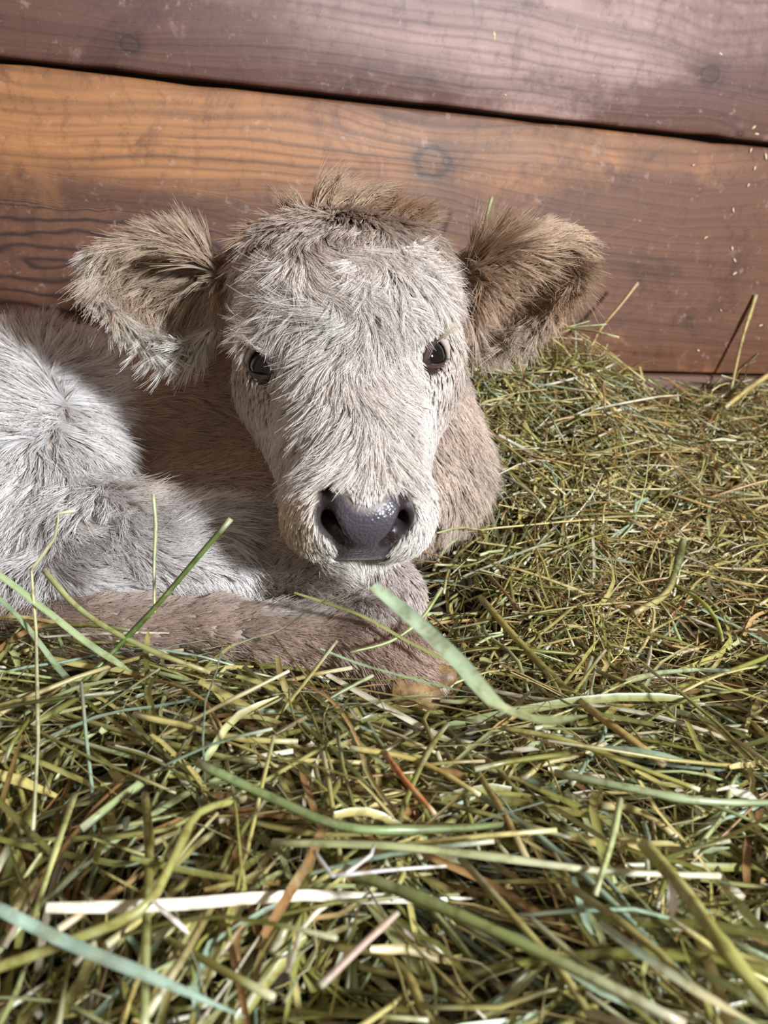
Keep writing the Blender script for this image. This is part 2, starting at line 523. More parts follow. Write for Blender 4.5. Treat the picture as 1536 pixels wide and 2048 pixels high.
def surface_nets(S, lo, h):
    neg = S < 0
    n = np.array(S.shape)
    cnt = np.zeros(n - 1, np.int8)
    for dx in (0, 1):
        for dy in (0, 1):
            for dz in (0, 1):
                cnt += neg[dx:n[0] - 1 + dx, dy:n[1] - 1 + dy, dz:n[2] - 1 + dz]
    cells = np.argwhere((cnt > 0) & (cnt < 8))
    vid = np.full(n - 1, -1, np.int32); vid[tuple(cells.T)] = np.arange(len(cells))
    corners = [np.array([(k >> 0) & 1, (k >> 1) & 1, (k >> 2) & 1]) for k in range(8)]
    cv = [S[tuple((cells + c).T)] for c in corners]
    acc = np.zeros((len(cells), 3)); m = np.zeros(len(cells))
    for a in range(8):
        for ax in range(3):
            if (a >> ax) & 1: continue
            b = a | (1 << ax)
            va, vb = cv[a], cv[b]
            cross = (va < 0) != (vb < 0)
            t = np.where(cross, va / np.where(cross, va - vb, 1), 0)
            pt = corners[a] + t[:, None] * (corners[b] - corners[a])
            acc += pt * cross[:, None]; m += cross
    V = lo + (cells + acc / m[:, None]) * h
    quads = []
    for ax in range(3):
        o1, o2 = [(1, 2), (2, 0), (0, 1)][ax]
        sl0 = [slice(1, -1)] * 3; sl1 = [slice(1, -1)] * 3
        sl0[ax] = slice(0, -1); sl1[ax] = slice(1, None)
        a, b = neg[tuple(sl0)], neg[tuple(sl1)]
        e = np.argwhere(a != b)
        off = np.ones(3, int); off[ax] = 0
        e = e + off
        flip = neg[tuple(e.T)]
        d1 = np.zeros(3, int); d1[o1] = 1; d2 = np.zeros(3, int); d2[o2] = 1
        q = np.stack([vid[tuple((e - d1 - d2).T)], vid[tuple((e - d2).T)], vid[tuple(e.T)], vid[tuple((e - d1).T)]], 1)
        q[~flip] = q[~flip][:, ::-1]
        quads.append(q)
    return V, np.concatenate(quads)


SV, SQ = surface_nets(fine, GLO, FS)
SN = grad(SV)
print('surface', len(SV), time.time() - T0)
# ------------------------------------------------------------------ calf: skin, eyes, hooves
def local(p): return (p - NOSE) @ HL.T


SL = local(SV)
headness = np.clip((0.030 - head_sdf(SL.astype(np.float32))) / .015, 0, 1)
# nose pad: bare dark skin on the front of the muzzle between the nostrils, down to the lip
ax_ = np.abs(SL[:, 0])
half = np.interp(SL[:, 2], [-.066, -.056, -.040, -.026, -.016, -.006, .006, .018], [.020, .0235, .0235, .0225, .024, .0300, .0320, .029])
pad = np.clip((half - ax_) / .004, 0, 1) * np.clip((.024 - SL[:, 1]) / .006, 0, 1)
topedge = .0125 - .006 * (1 - np.clip(ax_ / .03, 0, 1) ** 2)
pad *= np.clip((topedge - SL[:, 2]) / .006 + .5, 0, 1) * np.clip((SL[:, 2] + .068) / .004, 0, 1) * headness * (SL[:, 1] > -.03)
q_in = np.stack([ax_, SL[:, 1], SL[:, 2]], 1).astype(np.float32)
nd = nostril_sdf(q_in)
nostril = np.clip((.0042 - nd) / .003, 0, 1) * (SL[:, 1] < .05) * headness
bare_v = np.maximum(pad, nostril)

lin = lambda *c: np.array(srgb(*c)[:3])
skin = np.tile(lin(176, 162, 150), (len(SV), 1))
fo = np.exp(-((SL[:, 0] / .05) ** 2)) * np.clip((SL[:, 1] - .05) / .03, 0, 1) * np.clip((.262 - SL[:, 1]) / .04, 0, 1) * headness
skin = skin * (1 - fo[:, None] * .8) + lin(64, 50, 44) * fo[:, None] * .8
skin = skin * (1 - pad[:, None]) + lin(80, 73, 80) * pad[:, None]
nin = nostril * np.clip((.0048 - nd) / .0024, 0, 1)
skin = skin * (1 - nin[:, None]) + lin(34, 22, 20) * nin[:, None]

for c, out, sg in EYES:                            # bare dark skin round the eyes
    de = np.linalg.norm(SV - c, axis=1)
    wv_ = np.clip((.021 - de) / .004, 0, 1)[:, None]
    skin = skin * (1 - wv_) + lin(70, 54, 48) * wv_
k = NT('calf_skin')
att = k.n('ShaderNodeAttribute', attribute_name='skin').outputs['Color']
pd = k.n('ShaderNodeAttribute', attribute_name='pad').outputs['Fac']
tc = k.n('ShaderNodeTexCoord').outputs['Object']
vo = k.n('ShaderNodeTexVoronoi', feature='SMOOTH_F1'); k.link(tc, vo.inputs['Vector']); vo.inputs['Scale'].default_value = 520
no = k.noise(tc, 900, 2)
bs = k.n('ShaderNodeBsdfPrincipled'); k.link(k.mix(k.math('MULTIPLY', k.math('MULTIPLY', no, pd), .5), att, srgb(50, 42, 46)), bs.inputs['Base Color'])
k.link(k.math('SUBTRACT', .75, k.math('MULTIPLY', pd, .47)), bs.inputs['Roughness'])
bs.inputs['Subsurface Weight'].default_value = .08; bs.inputs['Subsurface Radius'].default_value = (.004, .002, .001)
b = k.n('ShaderNodeBump', invert=True); b.inputs['Distance'].default_value = .0012
k.link(k.math('MULTIPLY', pd, .55), b.inputs['Strength']); k.link(vo.outputs['Distance'], b.inputs['Height']); k.link(b.outputs[0], bs.inputs['Normal'])
skin_mat = k.done(bs)

calf = mesh_np('calf', SV, quads=SQ, mat=skin_mat)
tag(calf, 'cream fluffy calf lying curled in the hay, facing the camera', 'calf')
a_ = calf.data.attributes.new('skin', 'FLOAT_COLOR', 'POINT')
a_.data.foreach_set('color', np.concatenate([skin, np.ones((len(SV), 1))], 1).astype(np.float32).ravel())
a_ = calf.data.attributes.new('pad', 'FLOAT', 'POINT'); a_.data.foreach_set('value', pad.astype(np.float32))

# eyeballs with iris, wide oval pupil and wet cornea; dark-rimmed lids
k = NT('eyeball')
tc = k.n('ShaderNodeTexCoord').outputs['Object']
sp = k.n('ShaderNodeSeparateXYZ', i_0=tc)
px_, py_ = k.math('DIVIDE', sp.outputs[0], .0088), k.math('DIVIDE', sp.outputs[1], .0056)
pr = k.math('SQRT', k.math('ADD', k.math('MULTIPLY', px_, px_), k.math('MULTIPLY', py_, py_)))
ir = k.math('SQRT', k.math('ADD', k.math('MULTIPLY', sp.outputs[0], sp.outputs[0]), k.math('MULTIPLY', sp.outputs[1], sp.outputs[1])))
col = k.mix(k.step(pr, .85, 1.1), srgb(6, 6, 9), srgb(17, 11, 9))
col = k.mix(k.step(ir, .0128, .0142), col, srgb(60, 42, 36))
bs = k.n('ShaderNodeBsdfPrincipled'); k.link(col, bs.inputs['Base Color']); bs.inputs['Roughness'].default_value = .06
bs.inputs['Specular IOR Level'].default_value = .35; bs.inputs['Coat Weight'].default_value = .25; bs.inputs['Coat Roughness'].default_value = .03
eye_mat = k.done(bs)
k = NT('eyelid_skin')
at = k.n('ShaderNodeAttribute', attribute_name='rim').outputs['Fac']
bs = k.n('ShaderNodeBsdfPrincipled')
k.link(k.ramp(at, [(0.0, srgb(30, 20, 20)), (.15, srgb(42, 29, 28)), (.35, srgb(70, 53, 48)), (1, srgb(82, 66, 58))]), bs.inputs['Base Color'])
bs.inputs['Roughness'].default_value = .42
lid_mat = k.done(bs)

AL, AW = .0172, .0080                              # half length and half width of the slit
for c, out, sg in EYES:
    ea, eb = eye_axes(out, sg)
    Rm = np.stack([ea, eb, out], 1)
    n, m = 36, 20
    th = np.linspace(0, math.pi, m + 1); ph = np.arange(n) / n * 2 * math.pi
    V = [(0, 0, EYE_R)]
    for t in th[1:-1]: V += [(EYE_R * math.sin(t) * math.cos(p), EYE_R * math.sin(t) * math.sin(p), EYE_R * math.cos(t)) for p in ph]
    V.append((0, 0, -EYE_R)); L_ = len(V) - 1
    T = [(0, 1 + i, 1 + (i + 1) % n) for i in range(n)] + [(L_, L_ - n + (i + 1) % n, L_ - n + i) for i in range(n)]
    Q = [(1 + r * n + i, 1 + (r + 1) * n + i, 1 + (r + 1) * n + (i + 1) % n, 1 + r * n + (i + 1) % n) for r in range(m - 2) for i in range(n)]
    eb_o = mesh_np('eye', V, quads=Q, tris=T, mat=eye_mat, parent=calf)
    MW = Matrix(Rm.tolist()).to_4x4(); MW.translation = c.tolist()
    eb_o.matrix_world = MW
    eb_o['label'] = 'dark glossy eyeball'
    # lids: a sheet over the ball from the slit's edge out into the socket
    n, rings = 64, 12
    V, rim = [], []
    for r in range(rings):
        f = r / (rings - 1)
        for i in range(n):
            p = 2 * math.pi * i / n
            ca, sa = math.cos(p), math.sin(p)
            ex_ = AL * ca; ey_ = AW * sa * (1 - .30 * ca * ca) * (1.0 if sa > 0 else .9)
            ex_ -= .0022 * (1 if ca < -.9 else 0)
            rho0 = math.hypot(ex_, ey_); az = math.atan2(ey_, ex_)
            rho = rho0 + .0050 * max(0, f - .12) / .88
            rad = EYE_R * (1.012 if r == 0 else 1.055 if r == 1 else 1.075 - .10 * max(0, f - .25))
            a = min(rho / EYE_R, 1.42)
            V.append((rad * math.sin(a) * math.cos(az), rad * math.sin(a) * math.sin(az), rad * math.cos(a)))
            rim.append(f)
    Q = [(r * n + i, r * n + (i + 1) % n, (r + 1) * n + (i + 1) % n, (r + 1) * n + i) for r in range(rings - 1) for i in range(n)]
    lid = mesh_np('eyelid', V, quads=Q, mat=lid_mat, parent=calf); lid.matrix_world = MW
    lid['label'] = 'dark-rimmed eyelids'
    a_ = lid.data.attributes.new('rim', 'FLOAT', 'POINT'); a_.data.foreach_set('value', np.array(rim, np.float32))

# cloven hind hoof lying on the hay: two pointed claws and two small dewclaws
k = NT('hoof_horn')
tc = k.n('ShaderNodeTexCoord').outputs['Object']
n1_ = k.noise(tc, 90, 5, .65); n2_ = k.noise(tc, 380, 3, .6)
col = k.ramp(n1_, [(.25, srgb(74, 56, 38)), (.5, srgb(128, 98, 62)), (.72, srgb(176, 146, 100))])
col = k.mix(k.math('MULTIPLY', k.step(n2_, .55, .7), .5), col, srgb(66, 50, 34))
bs = k.n('ShaderNodeBsdfPrincipled'); k.link(col, bs.inputs['Base Color']); bs.inputs['Roughness'].default_value = .5
b = k.n('ShaderNodeBump'); b.inputs['Strength'].default_value = .6; b.inputs['Distance'].default_value = .002
k.link(n1_, b.inputs['Height']); k.link(b.outputs[0], bs.inputs['Normal'])
hoof_mat = k.done(bs)


def claw(p0, p1, up, wd, ht, nm):
    ax = nrm(p1 - p0); sd = nrm(np.cross(ax, up)); u2 = np.cross(sd, ax); Ln = np.linalg.norm(p1 - p0)
    n, rings = 16, 12; V = []
    for r in range(rings):
        f = r / (rings - 1)
        s = math.sqrt(max(0.0, 1 - max(0, (f - .15) / .85) ** 2.6)) * (.92 + .08 * math.sin(min(1, f * 3) * 1.57)) + .02
        for i in range(n):
            p = 2 * math.pi * i / n
            y, z = math.cos(p), math.sin(p)
            if z < 0: z *= .55                          # flat sole
            V.append(p0 + ax * Ln * f + sd * (y * wd * s) + u2 * (z * ht * s * (1 - .35 * f) - .15 * ht * f))
    V += [p0, p1]
    Q = [(r * n + i, r * n + (i + 1) % n, (r + 1) * n + (i + 1) % n, (r + 1) * n + i) for r in range(rings - 1) for i in range(n)]
    T = [(len(V) - 2, (i + 1) % n, i) for i in range(n)] + [(len(V) - 1, (rings - 1) * n + i, (rings - 1) * n + (i + 1) % n) for i in range(n)]
    o = mesh_np(nm, V, quads=Q, tris=T, mat=hoof_mat, parent=calf)
    o['label'] = 'tan horn claw of the hind hoof' if nm == 'hoof_claw' else 'small dark dewclaw'


hz = nrm(cu * .8 - cf * .6)
claw(B(800, 1352, .598), B(918, 1350, .585), hz, .0115, .0155, 'hoof_claw')
claw(B(790, 1382, .588), B(890, 1398, .575), hz, .0115, .0150, 'hoof_claw')
claw(B(716, 1316, .600), B(738, 1336, .594), hz, .0055, .0060, 'dewclaw')

# ------------------------------------------------------------------ calf: coat
# combing guides: pixel where the comb touches, direction in the picture, length (m), lift, waviness
GUIDES = [
    # poll and forehead top
    (560, 420, -.4, .9, .022, .30, .2), (620, 405, -.2, 1, .024, .3, .2), (700, 405, .05, 1, .024, .30, .2), (780, 405, .15, 1, .024, .30, .2), (840, 420, .4, .9, .024, .3, .2),
    (500, 470, -.7, .8, .024, .35, .3), (560, 470, -.3, 1, .024, .2, .3), (640, 460, .0, 1, .026, .2, .3), (720, 455, .1, 1, .026, .2, .3), (800, 460, .4, .9, .026, .2, .3), (870, 480, .7, .8, .026, .3, .3),
    # wavy mid forehead
    (500, 540, -.5, .9, .024, .35, .7), (560, 545, -.5, .8, .030, .2, .9), (620, 530, -.2, .9, .030, .25, .9), (680, 520, .2, 1, .030, .3, .9), (740, 520, -.1, 1, .030, .3, .9), (790, 520, .7, -.1, .030, .3, 1), (830, 530, .9, .2, .030, .25, 1), (880, 550, .7, .7, .028, .3, .7),
    (530, 600, -.9, .5, .030, .25, .8), (590, 600, -.9, .5, .032, .2, .9), (650, 590, -.5, .8, .032, .25, 1), (700, 590, .1, 1, .032, .3, 1), (760, 570, .3, .9, .030, .25, 1), (820, 590, .4, .9, .026, .2, .6), (890, 600, .5, .8, .026, .3, .6),
    (520, 650, -.9, .3, .030, .25, .7), (580, 650, -1, .25, .032, .2, .8), (640, 645, -1, .2, .032, .2, .9), (700, 650, .7, .7, .034, .35, 1), (745, 650, .9, -.1, .034, .4, 1), (790, 650, .7, .2, .026, .3, 1), (840, 620, .1, 1, .014, .1, .2), (850, 660, .0, 1, .010, .05, .1), (905, 640, .2, 1, .020, .3, .3),
    # between the eyes
    (560, 700, -.9, .35, .028, .25, .6), (600, 700, -1, .3, .030, .2, .7), (660, 690, -.9, .4, .030, .2, .7), (720, 700, .0, 1, .028, .25, .7), (770, 690, .7, .5, .028, .3, 1), (815, 700, .7, .7, .020, .2, .6), (850, 710, .3, .9, .009, .05, .1),
    (580, 745, -.8, .5, .026, .25, .5), (620, 750, -.8, .6, .026, .2, .5), (680, 750, -.4, .9, .026, .2, .5), (735, 760, -.05, 1, .026, .2, .5), (785, 750, .4, .9, .026, .25, .9), (825, 760, .6, .7, .018, .2, .6),
    # bridge of the nose: herringbone away from the middle line
    (605, 810, -.5, .9, 0.030, .2, .18), (650, 810, -.35, .95, 0.030, .2, .18), (700, 820, -.2, 1, 0.030, .2, .18), (740, 820, .1, 1, 0.030, .2, .18), (785, 820, .35, .95, 0.027, .2, .18), (830, 820, .5, .8, .016, .15, .3),
    (610, 870, -.3, 1, 0.027, .2, .18), (655, 870, -.4, .9, 0.030, .18, .18), (705, 880, -.35, .95, 0.030, .18, .18), (738, 890, .1, 1, 0.027, .2, .18), (780, 880, .5, .9, 0.027, .2, .18), (825, 880, .7, .7, .016, .2, .3),
    (620, 915, -.8, .6, 0.022, .2, .18), (670, 925, -.8, .7, 0.025, .18, .18), (715, 930, -.5, .9, 0.022, .2, .18), (755, 930, .5, .9, 0.022, .2, .18), (800, 930, .9, .5, 0.022, .2, .18), (845, 925, .9, .4, .014, .2, .2),
    (640, 950, -.9, .2, .010, .2, .1), (700, 958, -.5, -.6, .005, .15, .1), (735, 962, .05, -1, .005, .15, .1), (760, 958, .4, -.7, .005, .15, .1), (690, 985, -.4, -.8, .004, .12, 0), (735, 988, .0, -1, .004, .12, 0), (785, 980, .4, -.8, .004, .12, 0), (800, 955, .6, .3, .008, .2, .1), (850, 960, .8, .4, .010, .2, .1),
    # muzzle sides and chin
    (605, 1000, -.3, 1, .008, .15, .1), (620, 1060, -.1, 1, .006, .12, .1), (640, 1100, .2, 1, .006, .15, .1), (845, 1000, .3, 1, .007, .15, .1), (850, 1050, .1, 1, .006, .12, .1), (835, 1095, -.2, 1, .006, .15, .1), (740, 1130, .1, 1, .010, .25, .1), (800, 1120, 0, 1, .008, .2, .1),
    # cheeks
    (520, 800, -.1, 1, .010, .1, .1), (550, 850, .1, 1, .011, .1, .1), (570, 930, .2, 1, .012, .15, .1), (590, 980, .1, 1, .010, .15, .1), (495, 760, -.3, 1, .012, .2, .1), (540, 770, 0, 1, .007, .05, .05), (480, 660, -.2, 1, .011, .12, .1), (500, 620, -.3, .9, .012, .15, .15), (545, 660, -.3, .9, .011, .1, .1), (530, 690, -.1, 1, .008, .08, .05), (560, 835, .05, 1, .009, .08, .1), (570, 880, .15, 1, .010, .1, .1),
    (450, 640, -.2, 1, .020, .2, .2), (455, 590, -.5, .8, .024, .3, .4),
    (860, 790, .2, 1, .008, .05, .1), (880, 840, .3, .9, .010, .1, .1), (870, 900, .5, .7, .012, .2, .2), (870, 960, .4, .8, .012, .2, .1), (905, 760, .2, 1, .012, .15, .1), (915, 720, .3, .9, .018, .25, .1),
    # neck on the right
    (930, 800, .5, .8, .022, .3, .2), (940, 860, .7, .7, .026, .3, .3), (950, 920, .9, .3, .030, .35, .3), (925, 980, .6, .7, .028, .3, .3), (900, 1030, .3, 1, .024, .3, .3),
    # left ear: inside locks run out from the root, the lower lobe hangs white
    (415, 520, -.9, -.2, .036, .3, .6), (380, 490, -1, -.1, .026, .2, .4), (300, 475, -1, -.05, .026, .2, .4), (220, 475, -1, .15, .022, .2, .4), (165, 510, -.7, .8, .016, .25, .4), (160, 555, -.6, .8, .022, .3, .5), (380, 560, -.9, .35, .046, .7, .9), (320, 560, -.9, .45, .046, .7, 1), (250, 545, -.9, .5, .040, .6, .9), (210, 600, -.6, .7, .024, .3, .5), (260, 640, -.45, .9, .026, .3, .4), (320, 660, -.35, .95, .028, .3, .3), (370, 670, -.1, 1, .028, .3, .3), (400, 620, -.2, 1, .028, .3, .4),
    # right ear
    (950, 480, .9, -.3, .034, .3, .5), (1010, 455, 1, -.15, .026, .2, .3), (1090, 445, 1, -.05, .026, .2, .3), (1140, 450, .9, .2, .020, .2, .4), (1160, 490, .5, .8, .018, .25, .4), (960, 540, .9, .3, .044, .7, .6), (1030, 520, .9, .2, .046, .7, .9), (1100, 520, .9, .4, .042, .6, 1), (1140, 560, .5, .8, .024, .3, .5), (1090, 610, .4, .9, .026, .3, .4), (1040, 640, .2, 1, .030, .3, .3), (980, 640, .1, 1, .030, .3, .3), (950, 600, .3, 1, .026, .3, .3),
    # rump and thigh: a ridge line parts the coat
    (30, 690, -.5, -.6, .030, .55, .4), (70, 670, .1, -1, .030, .6, .4), (130, 700, .4, -.8, .030, .5, .4), (20, 760, -.9, .1, .030, .35, .5), (80, 760, -.8, .2, .028, .3, .5), (130, 760, .5, -.3, .026, .3, .4), (190, 790, .8, -.2, .026, .3, .3), (230, 820, .9, .1, .026, .3, .3),
    (20, 850, -.9, .3, .030, .3, .5), (90, 840, -.7, .5, .028, .3, .6), (150, 860, .7, .4, .028, .3, .5), (220, 890, .9, .3, .028, .3, .3), (40, 930, -.7, .6, .028, .3, .6), (110, 930, -.2, .9, .030, .35, .8), (170, 940, .6, .7, .030, .35, .7), (230, 960, .8, .5, .030, .3, .4),
    (60, 1010, -.4, .9, .028, .3, .7), (140, 1010, .3, .8, .030, .4, 1), (200, 1030, .6, .6, .028, .35, .8), (60, 1100, -.3, .8, .026, .3, .5), (150, 1110, .6, .5, .026, .3, .5), (40, 1170, .2, .7, .024, .3, .4), (160, 1180, .7, .3, .022, .3, .4),
    # stifle, belly
    (290, 1020, .9, .0, .028, .25, .4), (270, 960, .8, -.1, .026, .25, .3), (330, 1040, .9, .1, .030, .3, .4), (400, 1050, .9, .3, .028, .3, .4), (460, 1090, .8, .5, .026, .3, .4), (300, 1110, .9, .3, .028, .3, .5), (380, 1120, .8, .5, .026, .3, .5), (450, 1150, .6, .7, .024, .3, .4), (280, 1180, .9, .3, .022, .25, .4), (380, 1190, .9, .3, .022, .25, .4), (240, 1130, .9, .3, .024, .3, .5),
    # trunk
    (250, 710, .3, -.9, .028, .5, .3), (320, 715, .5, -.6, .028, .45, .3), (400, 715, .7, -.4, .028, .45, .3), (460, 720, .8, -.3, .026, .4, .3), (300, 780, .8, .2, .026, .25, .2), (400, 780, .9, .2, .026, .25, .2), (330, 870, .9, .3, .026, .2, .2), (430, 880, .9, .4, .026, .2, .2), (500, 950, .8, .6, .026, .2, .2), (400, 970, .9, .4, .026, .2, .2), (540, 1050, .7, .7, .026, .25, .2),
    # hind leg and foreleg
    (60, 1250, .9, .2, .014, .15, .2), (250, 1250, 1, .1, .013, .12, .2), (450, 1250, 1, .1, .012, .12, .2), (620, 1265, 1, .15, .012, .15, .2), (720, 1270, .9, .4, .013, .2, .2), (790, 1310, .7, .7, .013, .2, .2), (820, 1345, .6, .8, .011, .15, .2), (700, 1320, .7, .7, .014, .2, .2), (450, 1310, 1, .1, .012, .15, .2), (200, 1310, 1, .1, .012, .15, .2),
    (560, 1160, .9, -.3, .013, .12, .2), (640, 1160, .95, -.1, .012, .1, .2), (720, 1160, .8, .3, .011, .1, .15), (780, 1170, .4, .9, .010, .1, .1), (800, 1210, .1, 1, .010, .1, .1), (760, 1230, -.1, 1, .011, .1, .1), (620, 1200, .9, .2, .012, .1, .2),
]
g_p, g_d, g_a = [], [], []
gp = np.array([(a, b) for a, b, *_ in GUIDES], float)
dirs = np.array([ray(a, b) for a, b in gp]); tt = np.full(len(gp), .42)
bs_, bt_ = np.full(len(gp), 9.), tt.copy()
for _ in range(160):
    s = sample(CAM + dirs * tt[:, None])
    m_ = (s < bs_) & (tt < 1.0); bs_[m_] = s[m_]; bt_[m_] = tt[m_]
    tt += np.where(bs_ < .0008, 0, np.clip(s, .0008, .05) * .8)
hitp = CAM + dirs * bt_[:, None]
for _ in range(5):                                 # combs that pass just beside the skin are brought onto it
    hitp -= grad(hitp) * sample(hitp)[:, None] * .9
ok = (np.abs(sample(hitp)) < .003) & (bs_ < .035)
print('guides missing', [GUIDES[i][:2] for i in np.where(~ok)[0]])
GP = hitp[ok]; GNrm = grad(GP)
ga = np.array(GUIDES)[ok]
GD = cr * ga[:, 2:3] - cu * ga[:, 3:4]
GD = nrm(GD - GNrm * (GD * GNrm).sum(1, keepdims=True) * .9)
GA = ga[:, 4:7]


def comb(p, n):
    """direction, length, lift and waviness of the coat at surface points"""
    D = np.empty_like(p); A = np.empty((len(p), 3))
    for s in range(0, len(p), 8000):
        e = slice(s, s + 8000)
        d2 = ((p[e][:, None] - GP[None]) ** 2).sum(2)
        fac = 1 + 3.0 * (1 - np.clip(n[e] @ GNrm.T, -1, 1))
        wgt = 1 / (d2 * fac + 1.2e-5) ** 2.8
        wgt /= wgt.sum(1, keepdims=True)
        D[e] = wgt @ GD; A[e] = wgt @ GA
    D -= n * (D * n).sum(1, keepdims=True)
    return nrm(D + 1e-6), A


# surface sampling
tri = np.concatenate([SQ[:, [0, 1, 2]], SQ[:, [0, 2, 3]]])
tv = SV[tri]; tn = np.cross(tv[:, 1] - tv[:, 0], tv[:, 2] - tv[:, 0]); ta = np.linalg.norm(tn, axis=1) / 2
cen = tv.mean(1); nn = nrm(SN[tri].sum(1))
view = nrm(CAM - cen)
facing = (nn * view).sum(1)
dd_ = (cen - CAM); dep = dd_ @ cf
ppx = 768 + F * (dd_ @ cr) / dep; ppy = 1024 - F * (dd_ @ cu) / dep
cl = local(cen)
is_head = head_sdf(cl.astype(np.float32)) < .004
is_ear = np.zeros(len(cen), bool)
for e in EARS: is_ear |= ear_sdf(cen.astype(np.float32), e) < .003
bare_t = bare_v[tri].mean(1)
dens = np.where(is_head, 15.0, 9.0)                # clumps per square centimetre
dens = np.where(is_ear, 14.0, dens)
muz = is_head & (cl[:, 1] < .052)
dens = np.where(muz, 36.0, dens)
leg_zone = (ppy > 1120) & (ppx > 480) & ~is_head
dens = np.where(leg_zone, 17.0, dens)
dens *= np.clip((facing + .55) / .35, 0, 1) * (ppx > -260) * (ppx < 1500) * (bare_t < .5)
for c, out, sg in EYES:
    ea, eb = eye_axes(out, sg)
    lo = cen - c
    x = lo @ ea; y = lo @ eb; z = lo @ out
    dens *= ~((np.hypot(x / (AL - .0008), y / (AW + .0004)) < 1) & (z > 0))
dens *= ~((ppx > 800) & (ppy > 1362) & (ppy < 1460))
wgt = ta * 1e4 * dens
NC = int(wgt.sum())
ti = rng.choice(len(tri), NC, p=wgt / wgt.sum())
r1, r2 = np.sqrt(rng.random(NC)), rng.random(NC)
bc = np.stack([1 - r1, r1 * (1 - r2), r1 * r2], 1)
R0 = (tv[ti] * bc[:, :, None]).sum(1); N0 = nrm((SN[tri[ti]] * bc[:, :, None]).sum(1))
head_c, ear_c, muz_c = is_head[ti], is_ear[ti], muz[ti]
D0, A0 = comb(R0, N0)
print('clumps', NC, time.time() - T0)


def lowfreq(p, f, seed):
    """cheap smooth vector noise"""
    r = np.random.default_rng(seed); out = np.zeros(len(p))
    for _ in range(6):
        kv = r.normal(0, 1, 3) * f; out += np.sin(p @ kv + r.uniform(0, 6.28))
    return out / 2.4


NP_ = 7


def grow(R0, N0, D0, Ln, lift, wavy, curl, flat=1.0):
    """clump centre lines, combed along the skin and kept out of it"""
    P = [R0.copy()]
    side = np.cross(N0, D0)
    d = nrm(D0 * np.cos(lift)[:, None] + N0 * np.sin(lift)[:, None])
    p = R0.copy(); seg = Ln / (NP_ - 1)
    ph = rng.uniform(0, 6.28, len(R0)); n = N0
    for i in range(1, NP_):
        t = i / (NP_ - 1)
        bend = side * (curl + wavy * np.sin(ph + t * 5.0) * .9)[:, None] * (1.2 / NP_)
        d = nrm(d + bend - n * (flat * .55 * lift)[:, None] * (1.6 / NP_))
        p = p + d * seg[:, None]
        s = sample(p); n = grad(p)
        want = .0006 + .0030 * np.sin(t * 2.2) * np.minimum(lift * 2.5, 1.3)
        push = np.clip(want - s, 0, .01)
        p = p + n * push[:, None]
        d = nrm(d + n * (push / np.maximum(seg, 1e-5))[:, None] * .35)
        P.append(p)
    return np.stack(P, 1)


jit = rng.normal(0, 1, (NC, 3))
D1 = nrm(D0 + np.cross(N0, D0) * (lowfreq(R0, 110, 3) * .30 * (A0[:, 2] + .15) + lowfreq(R0, 380, 5) * .20 * (~muz_c) * (.35 + A0[:, 2]) + lowfreq(R0, 900, 6) * .08 + rng.normal(0, .055, NC))[:, None])
Ln = A0[:, 0] * np.clip(rng.normal(1.08, .16, NC), .6, 1.5) * (1 + .15 * lowfreq(R0, 300, 8))
for c, out, sg in EYES:                            # sleek short hair round the eyes
    Ln = Ln * (1 - .45 * np.clip((.036 - np.linalg.norm(R0 - c, axis=1)) / .014, 0, 1))
lift = A0[:, 1] * np.clip(rng.normal(1.0, .3, NC), .3, 2.2) * np.where(head_c & ~ear_c, .62, 1)
curl = lowfreq(R0, 75, 9) * A0[:, 2] * np.where(head_c, 1.7, .9)
CP = grow(R0, N0, D1, Ln, lift, A0[:, 2] * .55, curl)

# hairs of a clump
kids = np.where(muz_c, 5, np.where(head_c, 13, np.where(ear_c, 11, 12)))
own = np.repeat(np.arange(NC), kids); NH = len(own)
spread = np.where(muz_c, .0011, np.where(head_c, .0020, np.where(ear_c, .0020, .0025)))[own]
conv = np.where(muz_c, .1, np.where(head_c, .92, np.where(ear_c, .78, .62)))[own] * rng.uniform(.55, 1.15, NH)
an, rr = rng.uniform(0, 6.283, NH), np.sqrt(rng.random(NH)) * spread
e1 = D1[own]; e2 = np.cross(N0[own], e1)
off = e1 * (np.cos(an) * rr)[:, None] + e2 * (np.sin(an) * rr)[:, None]
lsc = rng.uniform(.6, 1.12, NH)
t_ = np.linspace(0, 1, NP_)
HPt = R0[own][:, None] + (CP[own] - R0[own][:, None]) * lsc[:, None, None] + off[:, None] * (1 - conv[:, None] * t_[None])[:, :, None]
fly = rng.normal(0, 1, (NH, 3)) * (Ln[own] * np.where(head_c[own], .028, .045))[:, None]
HPt += fly[:, None] * (t_ ** 2)[None, :, None]
# a few stray hairs stand off
stray = rng.random(NH) < np.where(head_c[own] | ear_c[own], .008, .03)
HPt[stray] += (N0[own][stray] * (Ln[own][stray] * .25)[:, None])[:, None] * (t_ ** 1.5)[None, :, None]

# keep the eye openings clear
clear = np.ones(NH, bool)
for c, out, sg in EYES:
    ea, eb = eye_axes(out, sg)
    lo = HPt - c
    x = lo @ ea; y = lo @ eb; z = lo @ out
    clear &= ~((np.hypot(x / (AL * .86), y / (AW * .86)) < 1) & (z > 0) & (z < .04)).any(1)
HPt, own, hs = HPt[clear], own[clear], clear
NH = len(own)

# coat colour: cream face and lobes, tan poll, ears and trunk, browner legs
l0 = local(R0)[own]; px0 = ppx[ti][own]; py0 = ppy[ti][own]
cream, pale, tan, brown, white = lin(222, 212, 204), lin(228, 222, 218), lin(196, 170, 150), lin(184, 158, 142), lin(238, 232, 224)
colr = np.tile(lin(212, 192, 176), (NH, 1))
hm = head_c[own]


def blend(c, a):
    global colr
    a = np.clip(a, 0, 1)[:, None]; colr = colr * (1 - a) + c * a


